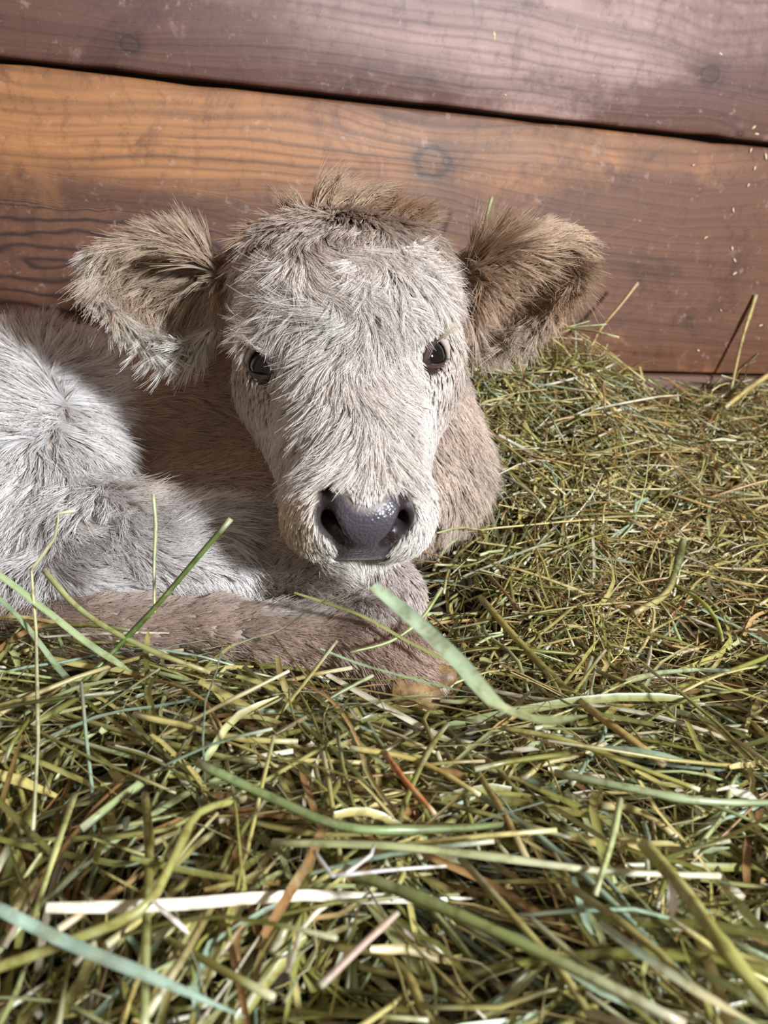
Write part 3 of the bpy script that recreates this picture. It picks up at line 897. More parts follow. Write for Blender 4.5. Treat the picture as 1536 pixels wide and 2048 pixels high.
blend(cream, hm * 1.0)
blend(tan, hm * np.clip((l0[:, 1] - .222) / .06, 0, 1) * .72)
blend(tan, hm * np.clip((np.abs(l0[:, 0]) - .060) / .03, 0, 1) * .5)  # shade at the sides of the face, put into the hair colour as tan
blend(white, hm * np.clip((.045 - l0[:, 1]) / .03, 0, 1) * .6)
blend(lin(206, 176, 128), hm * np.clip((.06 - l0[:, 1]) / .03, 0, 1) * np.clip((-.030 - l0[:, 0]) / .015, 0, 1) * .5)
em = ear_c[own]
blend(lin(206, 182, 158), em * .9)
blend(lin(188, 158, 130), em * (px0 > 800) * .8)
blend(white, em * np.clip((py0 - 590) / 60, 0, 1) * np.where(px0 < 600, .95, .35))
blend(white, em * np.clip((250 - px0) / 70, 0, 1) * .8)
blend(lin(140, 110, 86), em * np.exp(-((py0 - 545) / 45.) ** 2) * .35)
bm = ~hm & ~em
dep0 = dep[ti][own]
blend(pale, bm * np.clip(np.maximum((265 - px0) / 50, np.minimum((py0 - 960) / 60, (560 - px0) / 80)), 0, 1) * np.clip((1235 - py0) / 20, 0, 1))
blend(tan, bm * np.clip((720 - py0) / 50, 0, 1) * .6)
blend(lin(196, 164, 138), bm * (px0 > 240) * np.clip((1000 - py0) / 80, 0, 1) * (px0 < 620) * .8)
lz = bm & (py0 > 1195) & (dep0 < .70) & ~((px0 > 500) & (py0 < 1235))
blend(brown, lz * .85)
fz = bm & (px0 > 520) & (px0 < 840) & (py0 > 1110) & (py0 < 1260) & ~lz
blend(lin(196, 184, 178), fz * .8)
colr *= (1 + lowfreq(R0, 60, 21)[own] * .07 + rng.normal(0, .06, NH) + rng.normal(0, .09, NC)[own])[:, None]
rad = np.where(muz_c[own], .00022, np.where(hm, .00030, np.where(em, .00032, .00034))) * rng.uniform(.7, 1.25, NH)


def hair_object(name, pts, cols, rads, parent, mat, tip=.25, rootdark=.62, ramp=2.2):
    hc = bpy.data.hair_curves.new(name)
    n, m = pts.shape[:2]
    hc.add_curves([m] * n)
    hc.attributes['position'].data.foreach_set('vector', pts.astype(np.float32).ravel())
    tt_ = np.linspace(0, 1, m)
    rr_ = rads[:, None] * (1 - (1 - tip) * tt_[None] ** 1.6)
    ra = hc.attributes.get('radius') or hc.attributes.new('radius', 'FLOAT', 'POINT')
    ra.data.foreach_set('value', rr_.astype(np.float32).ravel())
    ca = hc.attributes.new('hair_colour', 'FLOAT_COLOR', 'POINT')
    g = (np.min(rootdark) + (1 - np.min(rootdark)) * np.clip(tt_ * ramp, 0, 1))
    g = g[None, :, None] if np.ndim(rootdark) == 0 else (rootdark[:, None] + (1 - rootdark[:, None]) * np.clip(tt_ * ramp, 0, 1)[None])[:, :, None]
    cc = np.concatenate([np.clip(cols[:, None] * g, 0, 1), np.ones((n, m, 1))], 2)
    ca.data.foreach_set('color', cc.astype(np.float32).ravel())
    hc.materials.append(mat)
    o = bpy.data.objects.new(name, hc); C.objects.link(o); o.parent = parent
    return o


k = NT('calf_hair')
att = k.n('ShaderNodeAttribute', attribute_name='hair_colour').outputs['Color']
bs = k.n('ShaderNodeBsdfPrincipled'); k.link(att, bs.inputs['Base Color'])
bs.inputs['Roughness'].default_value = .42; bs.inputs['Specular IOR Level'].default_value = .45
tr = k.n('ShaderNodeBsdfTranslucent'); k.link(att, tr.inputs[0])
mx = k.n('ShaderNodeMixShader'); mx.inputs[0].default_value = .18
k.t.links.new(bs.outputs[0], mx.inputs[1]); k.t.links.new(tr.outputs[0], mx.inputs[2])
hair_mat = k.done(mx)

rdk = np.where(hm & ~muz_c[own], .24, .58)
ear_l = em & (px0 < 640); ear_r = em & (px0 >= 640); leg_m = (lz | fz) & ~em & ~hm
for nm_, msk, lab in (('body_coat', ~hm & ~em & ~leg_m, None), ('face_coat', hm & ~em, 'cream wavy coat of the face'), ('leg_coat', leg_m, 'short tan coat of the folded legs'),
                      ('ear_coat', ear_l, 'pale shaggy ear with a white lower lobe'), ('ear_coat', ear_r, 'tan shaggy ear, drooping')):
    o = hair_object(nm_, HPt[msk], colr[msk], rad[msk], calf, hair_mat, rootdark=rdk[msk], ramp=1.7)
    tag(o, kind='stuff')
    if lab: o['label'] = lab
# the bare nose pad as a part of its own, lying on the muzzle
pq = SQ[(np.maximum(pad, nostril)[SQ] > .5).all(1)]
pu, pinv = np.unique(pq, return_inverse=True)
nose = mesh_np('nose', SV[pu] + SN[pu] * .00012, quads=pinv.reshape(-1, 4), mat=skin_mat, parent=calf)
nose['label'] = 'slate-grey moist nose pad'
a_ = nose.data.attributes.new('skin', 'FLOAT_COLOR', 'POINT')
a_.data.foreach_set('color', np.concatenate([skin[pu], np.ones((len(pu), 1))], 1).astype(np.float32).ravel())
a_ = nose.data.attributes.new('pad', 'FLOAT', 'POINT'); a_.data.foreach_set('value', pad[pu].astype(np.float32))
print('hairs', NH, time.time() - T0)

# tufts that stand away from the coat: forelock on the poll, curls before the ears
TUFTS = [  # pixel, dir, length, lift-out, sideways curl, locks, spread(m), colour
    (640, 402, -.1, -1, .040, 1.0, 1.1, 20, .010, (196, 168, 142)), (690, 400, .2, -1, .038, 1.0, 1.3, 20, .012, (204, 178, 152)),
    (745, 400, .4, -1, .034, 1.0, .9, 20, .014, (158, 124, 96)), (800, 402, .5, -1, .034, 1.0, .9, 20, .014, (156, 122, 94)), (845, 412, .7, -.8, .030, .9, .6, 16, .010, (168, 138, 112)),
    (590, 415, -.3, -.8, .026, .9, -.3, 14, .012, (184, 156, 130)), (520, 450, -.8, -.1, .026, .7, -.5, 14, .012, (178, 148, 122)), (470, 505, -.9, .1, .026, .7, -.4, 16, .012, (160, 128, 100)),
    (475, 555, .6, .1, .026, .6, .6, 14, .010, (232, 222, 210)), (455, 545, .2, .4, .024, .6, .4, 10, .010, (190, 160, 134)),
    (905, 520, .7, .1, .026, .6, .5, 16, .012, (206, 184, 160)), (925, 545, .6, .5, .024, .6, .5, 12, .010, (196, 170, 144)), (930, 470, .5, -.8, .026, .8, .5, 12, .012, (176, 146, 118)),
]
tp, tcs, trd = [], [], []
for px, py, dx, dy, ln, lf, cu_, nl, spd, cc in TUFTS:
    dr = ray(px, py); t = .45
    best = None
    for _ in range(120):
        s = float(sample((CAM + dr * t)[None])[0])
        if best is None or s < best[0]: best = (s, t)
        if s < .0008: break
        t += max(s * .8, .0008)
        if t > .95: break
    base = CAM + dr * best[1]
    for _ in range(4):
        base = base - grad(base[None])[0] * float(sample(base[None])[0])
    nb = grad(base[None])[0]
    r0 = base + rng.normal(0, spd * .55, (nl, 3)); r0 -= nb * ((r0 - base) @ nb)[:, None]
    for _ in range(3): r0 -= grad(r0) * sample(r0)[:, None]
    n0 = grad(r0)
    d0 = cr * dx - cu * dy; d0 = nrm(d0 + rng.normal(0, .18, (nl, 3)))
    d0 = nrm(d0 * 1.0 + n0 * .35)
    p = r0.copy(); P = [p]; d = d0
    axis = np.cross(cf, 1.0 * d0)
    L1 = ln * rng.uniform(.6, 1.15, nl) / (NP_ - 1)
    for i in range(1, NP_):
        rgt = np.cross(-cf, d) * -1.0              # clockwise in the picture
        d = nrm(d + rgt * cu_ * rng.uniform(.5, 1.1, (nl, 1)) * (1.5 / NP_))
        p = p + d * L1[:, None]; P.append(p)
    cpth = np.stack(P, 1)
    kk = 26
    o2 = rng.normal(0, 1, (nl, kk, 3)) * .0013
    pts = cpth[:, None] + o2[:, :, None] * (1 - .5 * t_)[None, None, :, None]
    sc = rng.uniform(.6, 1.1, (nl, kk, 1, 1)); pts = cpth[:, None, :1] + (pts - cpth[:, None, :1]) * sc
    fl = rng.normal(0, .10, (nl, kk, 1, 3)) * ln * (t_ ** 2)[None, None, :, None]
    pts = (pts + fl).reshape(-1, NP_, 3)
    tp.append(pts); tcs.append(lin(*cc) * rng.uniform(.8, 1.15, (len(pts), 1))); trd.append(np.full(len(pts), .00030) * rng.uniform(.7, 1.2, len(pts)))
fl_o = hair_object('forelock', np.concatenate(tp), np.concatenate(tcs), np.concatenate(trd), calf, hair_mat)
fl_o['label'] = 'tan curly forelock and ear tufts'; tag(fl_o, kind='stuff')

# lashes
lp = []
for c, out, sg in EYES:
    ea, eb = eye_axes(out, sg)
    up = 1.0 if (eb @ cu) > 0 else -1.0
    up_side = 1.0 if (eb @ (cu + cr * sg * .9)) > 0 else -1.0
    for i in range(46):
        f = rng.uniform(.15, .98); x = AL * f; y = AW * math.sqrt(max(0, 1 - f * f)) * (1 - .3 * f * f) * up_side
        a = math.hypot(x, y) / EYE_R; az = math.atan2(y, x)
        r0 = c + (ea * math.cos(az) + eb * math.sin(az)) * EYE_R * 1.08 * math.sin(a) + out * EYE_R * 1.08 * math.cos(a)
        d = nrm(out * .45 + eb * up_side * .5 + ea * f * .6 + hu * sg * .5 + rng.normal(0, .12, 3)); ln = rng.uniform(.014, .026); P = [r0]
        for _ in range(NP_ - 1):
            d = nrm(d - cu * .10 + eb * up_side * .05 + ea * .12); P.append(P[-1] + d * ln / (NP_ - 1))
        lp.append(P)
lp = np.array(lp)
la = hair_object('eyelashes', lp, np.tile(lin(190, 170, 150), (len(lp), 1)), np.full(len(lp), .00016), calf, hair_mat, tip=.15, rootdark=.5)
la['label'] = 'pale eyelashes'; tag(la, kind='stuff')
print('fur done', time.time() - T0)
# ------------------------------------------------------------------ hay bed: ground shape
CTRL = [  # pixel and forward distance (m) of points on the hay surface
    (0, 2048, .25), (768, 2048, .25), (1536, 2048, .25), (0, 1700, .335), (400, 1700, .34), (768, 1700, .34), (1150, 1700, .35), (1536, 1700, .36),
    (0, 1480, .42), (400, 1480, .42), (768, 1490, .425), (1150, 1500, .44), (1536, 1480, .47),
    (0, 1330, .49), (200, 1340, .495), (430, 1365, .495), (700, 1420, .49),
    (960, 1420, .535), (1150, 1380, .57), (1350, 1350, .62), (1536, 1330, .65),
    (940, 1250, .655), (1100, 1220, .70), (1300, 1200, .75), (1536, 1180, .80),
    (960, 1090, .77), (1100, 1060, .83), (1300, 1040, .90), (1536, 1020, .97),
    (1010, 960, .88), (1150, 930, .96), (1350, 910, 1.06), (1536, 890, 1.16),
    (1000, 850, .95), (1100, 820, 1.03), (1250, 840, 1.12), (1420, 830, 1.20),
    (985, 720, 1.04), (1080, 690, 1.12), (1160, 700, 1.15), (1210, 770, 1.19), (1300, 790, 1.225), (1420, 800, 1.26), (1536, 800, 1.30),
]
cp = []
for a, b, y in CTRL:
    d = ray(a, b); cp.append(CAM + d * (y / d[1]))
cp = np.array(cp)
extra = np.array([(x, y, .085) for x in (-.5, -.25, 0, .25, .5) for y in (-.15, .08)] +
                 [(-.45, .52, .085), (-.7, .6, .07), (-.35, .60, .045), (-.15, .60, .04), (-.05, .62, .04), (-.4, .75, .03), (-.15, .75, .03), (0, .8, .03), (-.6, .85, .03), (-.2, .95, .04), (0, .95, .06), (-.5, 1.0, .05), (.9, 1.2, .12), (.7, .8, .07), (.7, .5, .06), (.55, .65, .05), (1.2, 1.45, .15)])
HC = np.concatenate([cp, extra])


def ground(x, y):
    x = np.asarray(x, float); y = np.asarray(y, float); sh = x.shape; x = x.ravel(); y = y.ravel()
    out = np.empty(len(x))
    for s in range(0, len(x), 20000):
        d2 = (x[s:s + 20000, None] - HC[None, :, 0]) ** 2 + (y[s:s + 20000, None] - HC[None, :, 1]) ** 2
        wg = 1 / (d2 + 6e-4) ** 1.9
        out[s:s + 20000] = (wg * HC[None, :, 2]).sum(1) / wg.sum(1)
    return out.reshape(sh)


BED = .016                                   # the loose layer lies this much above the matted base
gx, gy = np.meshgrid(np.linspace(-1.0, 1.3, 150), np.linspace(-.2, 1.75, 130), indexing='ij')
lim = W0[1] + (gx - W0[0]) * WX[1] / WX[0]
gy2 = np.minimum(gy, lim - .004)
gz = ground(gx, gy2) - BED + .006 * np.sin(gx * 61 + 3 * np.sin(gy2 * 37)) * np.sin(gy2 * 53)
GV = np.stack([gx, gy2, gz], 2).reshape(-1, 3)
# press the bed down under the calf
sv = sample(GV)
for _ in range(6):
    sink = np.clip(.004 - sv, 0, .05); GV[:, 2] -= sink * (np.abs(GV[:, 0] + .2) < .7); sv = sample(GV)
na, nb_ = gx.shape
i, j = np.meshgrid(np.arange(na - 1), np.arange(nb_ - 1), indexing='ij'); i = i.ravel(); j = j.ravel()
GQ = np.stack([i * nb_ + j, (i + 1) * nb_ + j, (i + 1) * nb_ + j + 1, i * nb_ + j + 1], 1)
k = NT('matted_hay')
tc = k.n('ShaderNodeTexCoord').outputs['Object']
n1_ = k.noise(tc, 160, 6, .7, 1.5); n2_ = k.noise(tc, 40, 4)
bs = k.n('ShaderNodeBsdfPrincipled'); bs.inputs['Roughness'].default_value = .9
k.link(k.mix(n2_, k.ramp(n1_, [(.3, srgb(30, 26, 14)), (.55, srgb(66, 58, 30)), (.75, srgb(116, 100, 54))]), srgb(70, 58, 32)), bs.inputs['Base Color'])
b = k.n('ShaderNodeBump'); b.inputs['Distance'].default_value = .01; k.link(n1_, b.inputs['Height']); k.link(b.outputs[0], bs.inputs['Normal'])
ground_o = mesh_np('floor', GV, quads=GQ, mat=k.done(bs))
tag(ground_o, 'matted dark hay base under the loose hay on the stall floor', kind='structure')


# ------------------------------------------------------------------ hay: stalks, blades and fine stems
k = NT('hay')
att = k.n('ShaderNodeAttribute', attribute_name='hay_colour').outputs['Color']
tc = k.n('ShaderNodeTexCoord').outputs['Object']
bl = k.noise(tc, 130, 3, .6)
bs = k.n('ShaderNodeBsdfPrincipled')
c_ = k.mix(k.math('MULTIPLY', k.step(bl, .48, .66), .50), att, k.mix(1.0, att, srgb(172, 138, 84), 'MULTIPLY'))
b2 = k.noise(tc, 75, 4, .65)
k.link(k.mix(k.math('MULTIPLY', k.step(b2, .54, .70), .30), c_, srgb(196, 192, 150)), bs.inputs['Base Color'])
bs.inputs['Roughness'].default_value = .36; bs.inputs['Specular IOR Level'].default_value = .6
tr = k.n('ShaderNodeBsdfTranslucent'); k.link(att, tr.inputs[0])
mx = k.n('ShaderNodeMixShader'); mx.inputs[0].default_value = .15
k.t.links.new(bs.outputs[0], mx.inputs[1]); k.t.links.new(tr.outputs[0], mx.inputs[2])
hay_mat = k.done(mx)

PAL = np.array([lin(*c) for c in [(128, 126, 60), (158, 152, 84), (186, 172, 104), (206, 186, 122), (178, 186, 130), (158, 178, 150), (160, 120, 74), (92, 92, 46), (226, 216, 190), (190, 154, 102)]])
# palette weights: front heap (greener), right-hand drift (straw-coloured)
PW_F = np.array([.20, .20, .15, .09, .13, .07, .05, .07, .02, .02])
PW_R = np.array([.09, .12, .19, .22, .05, .01, .10, .05, .06, .11])


def sweep(paths, width, kind, cols, face=False):
    """vertices, quads, tris and colours for a batch of strands of one kind
    paths (n, m, 3); kind 'stem' five-sided tube with joints, 'blade' folded tapering leaf, 'fine' three-sided thread"""
    n, m, _ = paths.shape
    T = np.gradient(paths, axis=1); T = nrm(T)
    up = np.zeros_like(T); up[..., 2] = 1
    tw = rng.uniform(-.9, .9, (n, 1, 1)) * (1 if kind == 'blade' else 3)
    if face: tw = tw * .3; up = nrm(CAM - paths)         # flat side up to the light and the viewer
    S = nrm(np.cross(T, up) + 1e-6); U = np.cross(S, T)
    S2 = S * np.cos(tw) + U * np.sin(tw); U2 = -S * np.sin(tw) + U * np.cos(tw)
    f = np.linspace(0, 1, m)[None]
    wv = width[:, None] * np.ones((1, m))
    if kind == 'blade':
        wv = wv * np.clip(np.minimum(1, .75 + f * 2) * np.minimum(1, (1.03 - f) * rng.uniform(2.2, 14, (n, 1))), .10, 1)
        sec = [(-1, .28), (0, -.05), (1, .28)]
    elif kind == 'stem':
        node = np.exp(-((f - rng.uniform(.15, .85, (n, 1))) / .05) ** 2)
        wv = wv * (1.05 - .25 * f + .30 * node)
        sec = [(math.cos(a), math.sin(a)) for a in np.arange(5) * 2 * math.pi / 5]
    else:
        wv = wv * (1 - .5 * f)
        sec = [(math.cos(a), math.sin(a)) for a in np.arange(3) * 2 * math.pi / 3]
    ks = len(sec)
    V = np.stack([paths + S2 * (a * wv)[..., None] + U2 * (b_ * wv)[..., None] for a, b_ in sec], 2)   # n, m, ks, 3
    cc = np.repeat(cols[:, None], m, 1)
    # joints, dull streaks and pale cut ends are the plant's own colours
    blot = rng.random((n, m, 1)); cc = cc * (1 - .28 * (blot > .8)) * (.92 + .16 * rng.random((n, m, 1)))
    if kind == 'stem':
        cc[:, 0] = cc[:, 0] * .4 + lin(226, 220, 190) * .6; cc[:, -1] = cc[:, -1] * .4 + lin(226, 220, 190) * .6
    # one end often bleached or browned; ribs along the stalk
    end = PAL[rng.integers(0, len(PAL), n)]
    gr = (np.clip((f - rng.uniform(.2, .9, (n, 1))) * 3, 0, 1) * (rng.random((n, 1)) < .45) * .6)[..., None]
    cc = cc * (1 - gr) + end[:, None] * gr
    CC = np.repeat(cc[:, :, None], ks, 2)
    rib = {3: (.86, 1.18, .94), 5: (1.0, .84, 1.14, .88, 1.06)}[ks] if kind != 'fine' else (1, 1, 1)
    CC = CC * np.array(rib)[None, None, :, None]
    base = (np.arange(n) * m * ks)[:, None, None]
    r = (np.arange(m - 1) * ks)[None, :, None]
    if kind == 'blade': jj = np.arange(ks - 1)[None, None]; j2 = jj + 1
    else: jj = np.arange(ks)[None, None]; j2 = (jj + 1) % ks
    Q = np.stack([base + r + jj, base + r + j2, base + r + ks + j2, base + r + ks + jj], -1).reshape(-1, 4)
    tris = None
    if kind == 'stem':
        b0 = base[:, 0, 0]; e0 = b0 + (m - 1) * ks
        tris = np.concatenate([np.stack([b0, b0 + i + 1, b0 + i], 1) for i in range(1, ks - 1)] + [np.stack([e0, e0 + i, e0 + i + 1], 1) for i in range(1, ks - 1)])
    return V.reshape(-1, 3), Q, tris, CC.reshape(-1, 3)


def hay_mesh(name, batches, parent=None):
    vs, qs, ts, cs, o = [], [], [], [], 0
    for V, Q, T, CC in batches:
        vs.append(V); cs.append(CC); qs.append(Q + o)
        if T is not None: ts.append(T + o)
        o += len(V)
    ob = mesh_np(name, np.concatenate(vs), quads=np.concatenate(qs), tris=np.concatenate(ts) if ts else None, mat=hay_mat, parent=parent)
    ca = ob.data.attributes.new('hay_colour', 'FLOAT_COLOR', 'POINT')
    c4 = np.concatenate([np.clip(np.concatenate(cs), 0, 1), np.ones((o, 1))], 1)
    ca.data.foreach_set('color', c4.astype(np.float32).ravel())
    return ob


def project(p):
    q = p - CAM; dp = q @ cf
    return 768 + F * (q @ cr) / dp, 1024 - F * (q @ cu) / dp, dp


# how the hay lies: pixel, image direction (degrees, anticlockwise from the right), spread, tilt out of the bed
LIE = [(100, 1850, 84, 22, 22), (350, 1850, 80, 24, 24), (600, 1850, 66, 32, 22), (200, 1720, 80, 26, 22), (480, 1740, 70, 34, 20), (900, 1850, -46, 36, 18), (1300, 1850, -42, 26, 14), (100, 1600, 76, 32, 20), (400, 1600, -20, 50, 14), (700, 1600, -28, 30, 12), (1000, 1650, -20, 35, 12), (1350, 1600, -15, 35, 12),
       (100, 1420, -8, 30, 12), (400, 1420, -6, 26, 10), (700, 1480, -12, 28, 10), (1000, 1480, -12, 30, 12), (1350, 1450, -25, 40, 12), (1000, 1250, 60, 60, 20), (1250, 1200, -10, 60, 16), (1450, 1250, 10, 55, 14),
       (1100, 1050, 15, 45, 14), (1400, 1000, 0, 40, 12), (1050, 850, -35, 45, 16), (1250, 850, -20, 45, 14), (1450, 850, 15, 45, 16), (1080, 700, -30, 50, 18)]
LIE = np.array(LIE, float)


def scatter(n, front):
    """centres spread over the bed, inside the view with a margin"""
    out = []
    got = 0
    while got < n:
        m = 40000
        y = rng.uniform(.12, 1.32, m); x = rng.uniform(-.75, .85, m)
        lim_ = W0[1] + (x - W0[0]) * WX[1] / WX[0]
        keep = y < lim_ - .01
        x, y = x[keep], y[keep]
        z = ground(x, y)
        p = np.stack([x, y, z], 1)
        px, py, dp = project(p)
        inv = (px > -220) & (px < 1756) & (py < 2300) & (dp > .15)
        far = np.clip((dp - .25) / .8, 0, 1)
        keep = inv & (rng.random(len(p)) < .38 + .62 * far)
        p = p[keep]
        out.append(p); got += len(p)
    return np.concatenate(out)[:n]


def strands(n, kind, m):
    bits = kind == 'bits'                       # broken leaf and chaff
    if bits: kind = 'blade'
    c = scatter(n, True)
    px, py, dp = project(c)
    d2 = (px[:, None] - LIE[None, :, 0]) ** 2 + (py[:, None] - LIE[None, :, 1]) ** 2
    wg = 1 / (d2 + 4000.) ** 1.5; wg /= wg.sum(1, keepdims=True)
    ang = np.radians(wg @ LIE[:, 2]) + rng.normal(0, 1, n) * np.radians(wg @ LIE[:, 3])
    uni = rng.random(n) < .16; ang[uni] = rng.uniform(0, math.pi, uni.sum())
    tilt = np.radians(np.abs(wg @ LIE[:, 4])) * rng.normal(0, .75, n)
    if kind == 'fine':
        rg = (px > 860) & (py < 1480); go = rg | (rng.random(n) < .45)
        c, px, py, dp, wg, ang, tilt = c[go], px[go], py[go], dp[go], wg[go], ang[go], tilt[go]; n = len(c)
    h = .004
    gxn = (ground(c[:, 0] + h, c[:, 1]) - ground(c[:, 0] - h, c[:, 1])) / (2 * h)
    gyn = (ground(c[:, 0], c[:, 1] + h) - ground(c[:, 0], c[:, 1] - h)) / (2 * h)
    gn = nrm(np.stack([-gxn, -gyn, np.ones(n)], 1))
    gn = nrm(gn + np.array([0, 0, .6]))
    dv = cr * np.cos(ang)[:, None] + cu * np.sin(ang)[:, None]
    vw = nrm(c - CAM)
    # direction on the bed whose image lies along that angle
    dv = dv - vw * ((dv * gn).sum(1) / np.minimum((vw * gn).sum(1), -.25))[:, None]
    dv = nrm(dv - gn * (dv * gn).sum(1, keepdims=True))
    dv = nrm(dv * np.cos(tilt)[:, None] + gn * np.sin(tilt)[:, None])
    if kind == 'stem': L = np.exp(rng.normal(math.log(.105), .50, n)); Wd = np.clip(rng.normal(.00125, .00042, n), .0006, .0024)
    elif kind == 'blade': L = np.exp(rng.normal(math.log(.085), .50, n)); Wd = np.clip(rng.normal(.00140, .00055, n), .0006, .0030)
    else: L = np.exp(rng.normal(math.log(.065), .45, n)); Wd = np.clip(rng.normal(.00048, .00013, n), .00025, .0008)
    if bits: L = rng.uniform(.006, .020, n); Wd = rng.uniform(.0008, .0020, n)
    L = np.clip(L, .006, .24)
    nearb = np.clip((dp - .25) / .35, 0, 1)
    Wd = Wd * (1.15 - .1 * nearb)
    rgt_ = np.clip((px - 850) / 250, 0, 1) * np.clip((1450 - py) / 250, 0, 1)
    if kind != 'fine': Wd = Wd * (1 - .18 * rgt_)
    layer = rng.random(n)
    deep = .5 + .5 * lowfreq(c, 75, 31)                        # hollows between the heaped stalks
    c = c + gn * (layer * .042 - .026 + .012 * (deep - .5))[:, None]
    side = np.cross(gn, dv)
    f = np.linspace(-.5, .5, m)
    bend = rng.normal(0, {'stem': .10, 'blade': .14, 'fine': .42}[kind], n); bend2 = rng.normal(0, {'stem': .05, 'blade': .10, 'fine': .22}[kind], n)
    P = c[:, None] + dv[:, None] * (f[None] * L[:, None])[..., None]
    P += side[:, None] * (((f[None] ** 2) * 4 - .33) * (bend * L)[:, None] * .5 + np.sin(f * 9)[None] * (bend2 * L)[:, None] * .3)[..., None]
    P += gn[:, None] * ((.33 - (f[None] ** 2) * 4) * (np.abs(rng.normal(0, .06, n)) * L)[:, None])[..., None]
    if kind != 'fine':                        # kinks
        kk = rng.random(n) < .28
        at = rng.uniform(-.25, .25, n); ka = rng.normal(0, .55, n) * kk
        g = np.clip(f[None] - at[:, None], 0, None) * L[:, None]
        P += (side * np.sin(ka)[:, None] + gn * (np.abs(np.sin(ka)) * .2)[:, None])[:, None] * g[..., None]
    # keep to the bed, off the wall and out of the calf
    gz_ = ground(P[..., 0], P[..., 1]) - BED
    P[..., 2] = np.maximum(P[..., 2], gz_ + rng.uniform(-.004, .004, (n, 1)))
    dw = (P.reshape(-1, 3) - W0) @ WN
    P += (WN[None] * np.clip(.003 - dw, 0, .2)[:, None]).reshape(P.shape)
    flat = P.reshape(-1, 3)
    s = sample(flat)
    bad = (s.reshape(n, m) < -.004).any(1)
    for _ in range(2):
        near = s < .006
        if near.any():
            flat[near] += grad(flat[near]) * (.0075 - s[near])[:, None] * .8
            s[near] = sample(flat[near])
    P = flat.reshape(P.shape)
    # hay never hides the face or the legs: drop what would float in front of the coat
    ppx_, ppy_, pdp = project(flat)
    on = (s.reshape(n, m) < .020).mean(1) > .30
    dark = (ppy_.reshape(n, m).min(1) < 1225) & (ppx_.reshape(n, m).min(1) < 900) & (pdp.reshape(n, m).mean(1) < .80)
    ok_ = ~bad & ~(on & (rng.random(n) < .8)) & ~dark
    ok_ &= ~((deep < .30) & (layer > .35) & (kind != 'stem')) & ~((deep < .22) & (layer > .5))
    near_hoof = (np.abs(ppx_.reshape(n, m) - 845) < 75) & (np.abs(ppy_.reshape(n, m) - 1375) < 42) & (pdp.reshape(n, m) < .60)
    ok_ &= ~(near_hoof.any(1) & (rng.random(n) < .8))
    P, L, Wd, px, py, rgt_ = P[ok_], L[ok_], Wd[ok_], px[ok_], py[ok_], rgt_[ok_]
    # colour
    wr = np.clip((px - 900) / 300, 0, 1) * np.clip((1500 - py) / 300, 0, 1)
    u = rng.random(len(P)); pick = np.where(rng.random(len(P)) < wr, (u[:, None] > np.cumsum(PW_R)).sum(1), (u[:, None] > np.cumsum(PW_F)).sum(1)).clip(0, 9)
    col = PAL[pick] * rng.uniform(.66, 1.2, (len(P), 1))
    if bits: pl_ = rng.random(len(P)) < .4; col[pl_] = lin(224, 214, 190) * rng.uniform(.7, 1.1, (pl_.sum(), 1))
    if kind == 'fine': col = col * .5 + lin(178, 152, 108) * .5 * rng.uniform(.6, 1.2, (len(P), 1))
    return P, Wd, col, px, py


batches, solo = [], []
for kind, n, m in (('stem', 9500, 8), ('blade', 15000, 8), ('fine', 15000, 10), ('bits', 6000, 4)):
    P, Wd, col, px, py = strands(n, kind, m)
    if kind in ('stem', 'blade'):
        ax_px, ay_px, adp = project(P.mean(1))
        vis = (ax_px > 20) & (ax_px < 1516) & (ay_px > 1330) & (ay_px < 2030)
        topness = P[..., 2].mean(1) - ground(P[:, :, 0].mean(1), P[:, :, 1].mean(1))
        score = np.where(vis & (topness > .002), Wd / adp * np.linalg.norm(P[:, -1] - P[:, 0], axis=1), 0)
        top = np.argsort(-score)[:130 if kind == 'stem' else 100]
        for t in top:
            solo.append((kind, P[t], Wd[t], col[t], ax_px[t], ay_px[t]))
        keep = np.ones(len(P), bool); keep[top] = False
        P, Wd, col = P[keep], Wd[keep], col[keep]
    batches.append(sweep(P, Wd, 'blade' if kind == 'bits' else kind, col))
print('hay', sum(len(b[1]) for b in batches), 'quads', time.time() - T0)
hay = hay_mesh('hay_bed', batches)
tag(hay, 'deep bed of loose green and straw-coloured hay around the calf', 'hay', kind='stuff')

described = []


def describe(o, kind, P, col, x, y):
    """label from colour, form, lie and place"""
    lum = col.mean()
    if col[0] > col[1] * 1.22: tone = 'rust-brown' if lum < .22 else 'tan'
    elif col[0] > col[1] * 1.04: tone = 'straw-yellow'
    elif lum > .34: tone = 'pale whitish-green'
    elif col[2] > col[0] * .72: tone = 'grey-green'
    elif lum > .20: tone = 'light olive'
    else: tone = 'dark olive'
    (x0, y0, _), (x1, y1, _) = project(P[0]), project(P[-1])
    ln = math.hypot(x1 - x0, y1 - y0)
    if x1 < x0: x0, y0, x1, y1 = x1, y1, x0, y0
    an = math.degrees(math.atan2(y0 - y1, x1 - x0))
    lie_ = 'lying level' if abs(an) < 14 else 'standing upright' if abs(an) > 66 else ('rising rightwards' if an > 0 else 'falling rightwards')
    size = 'short' if ln < 190 else 'long' if ln > 330 else ''
    body = {'stem': 'hay stalk', 'blade': 'flat hay'}[kind]
    row = 'near edge' if y > 1860 else 'front face' if y > 1620 else 'ridge'
    cx = ['under the hock', 'before the hind cannon', 'before the nose', 'below the hoof', 'right of the hoof', 'at the right edge'][int(min(max(x, 0), 1535) // 256)]
    lab = ' '.join(f"{size} {tone} {body} {lie_} on the {row}, {cx}".split())
    tag(o, lab, 'hay'); described.append(o)


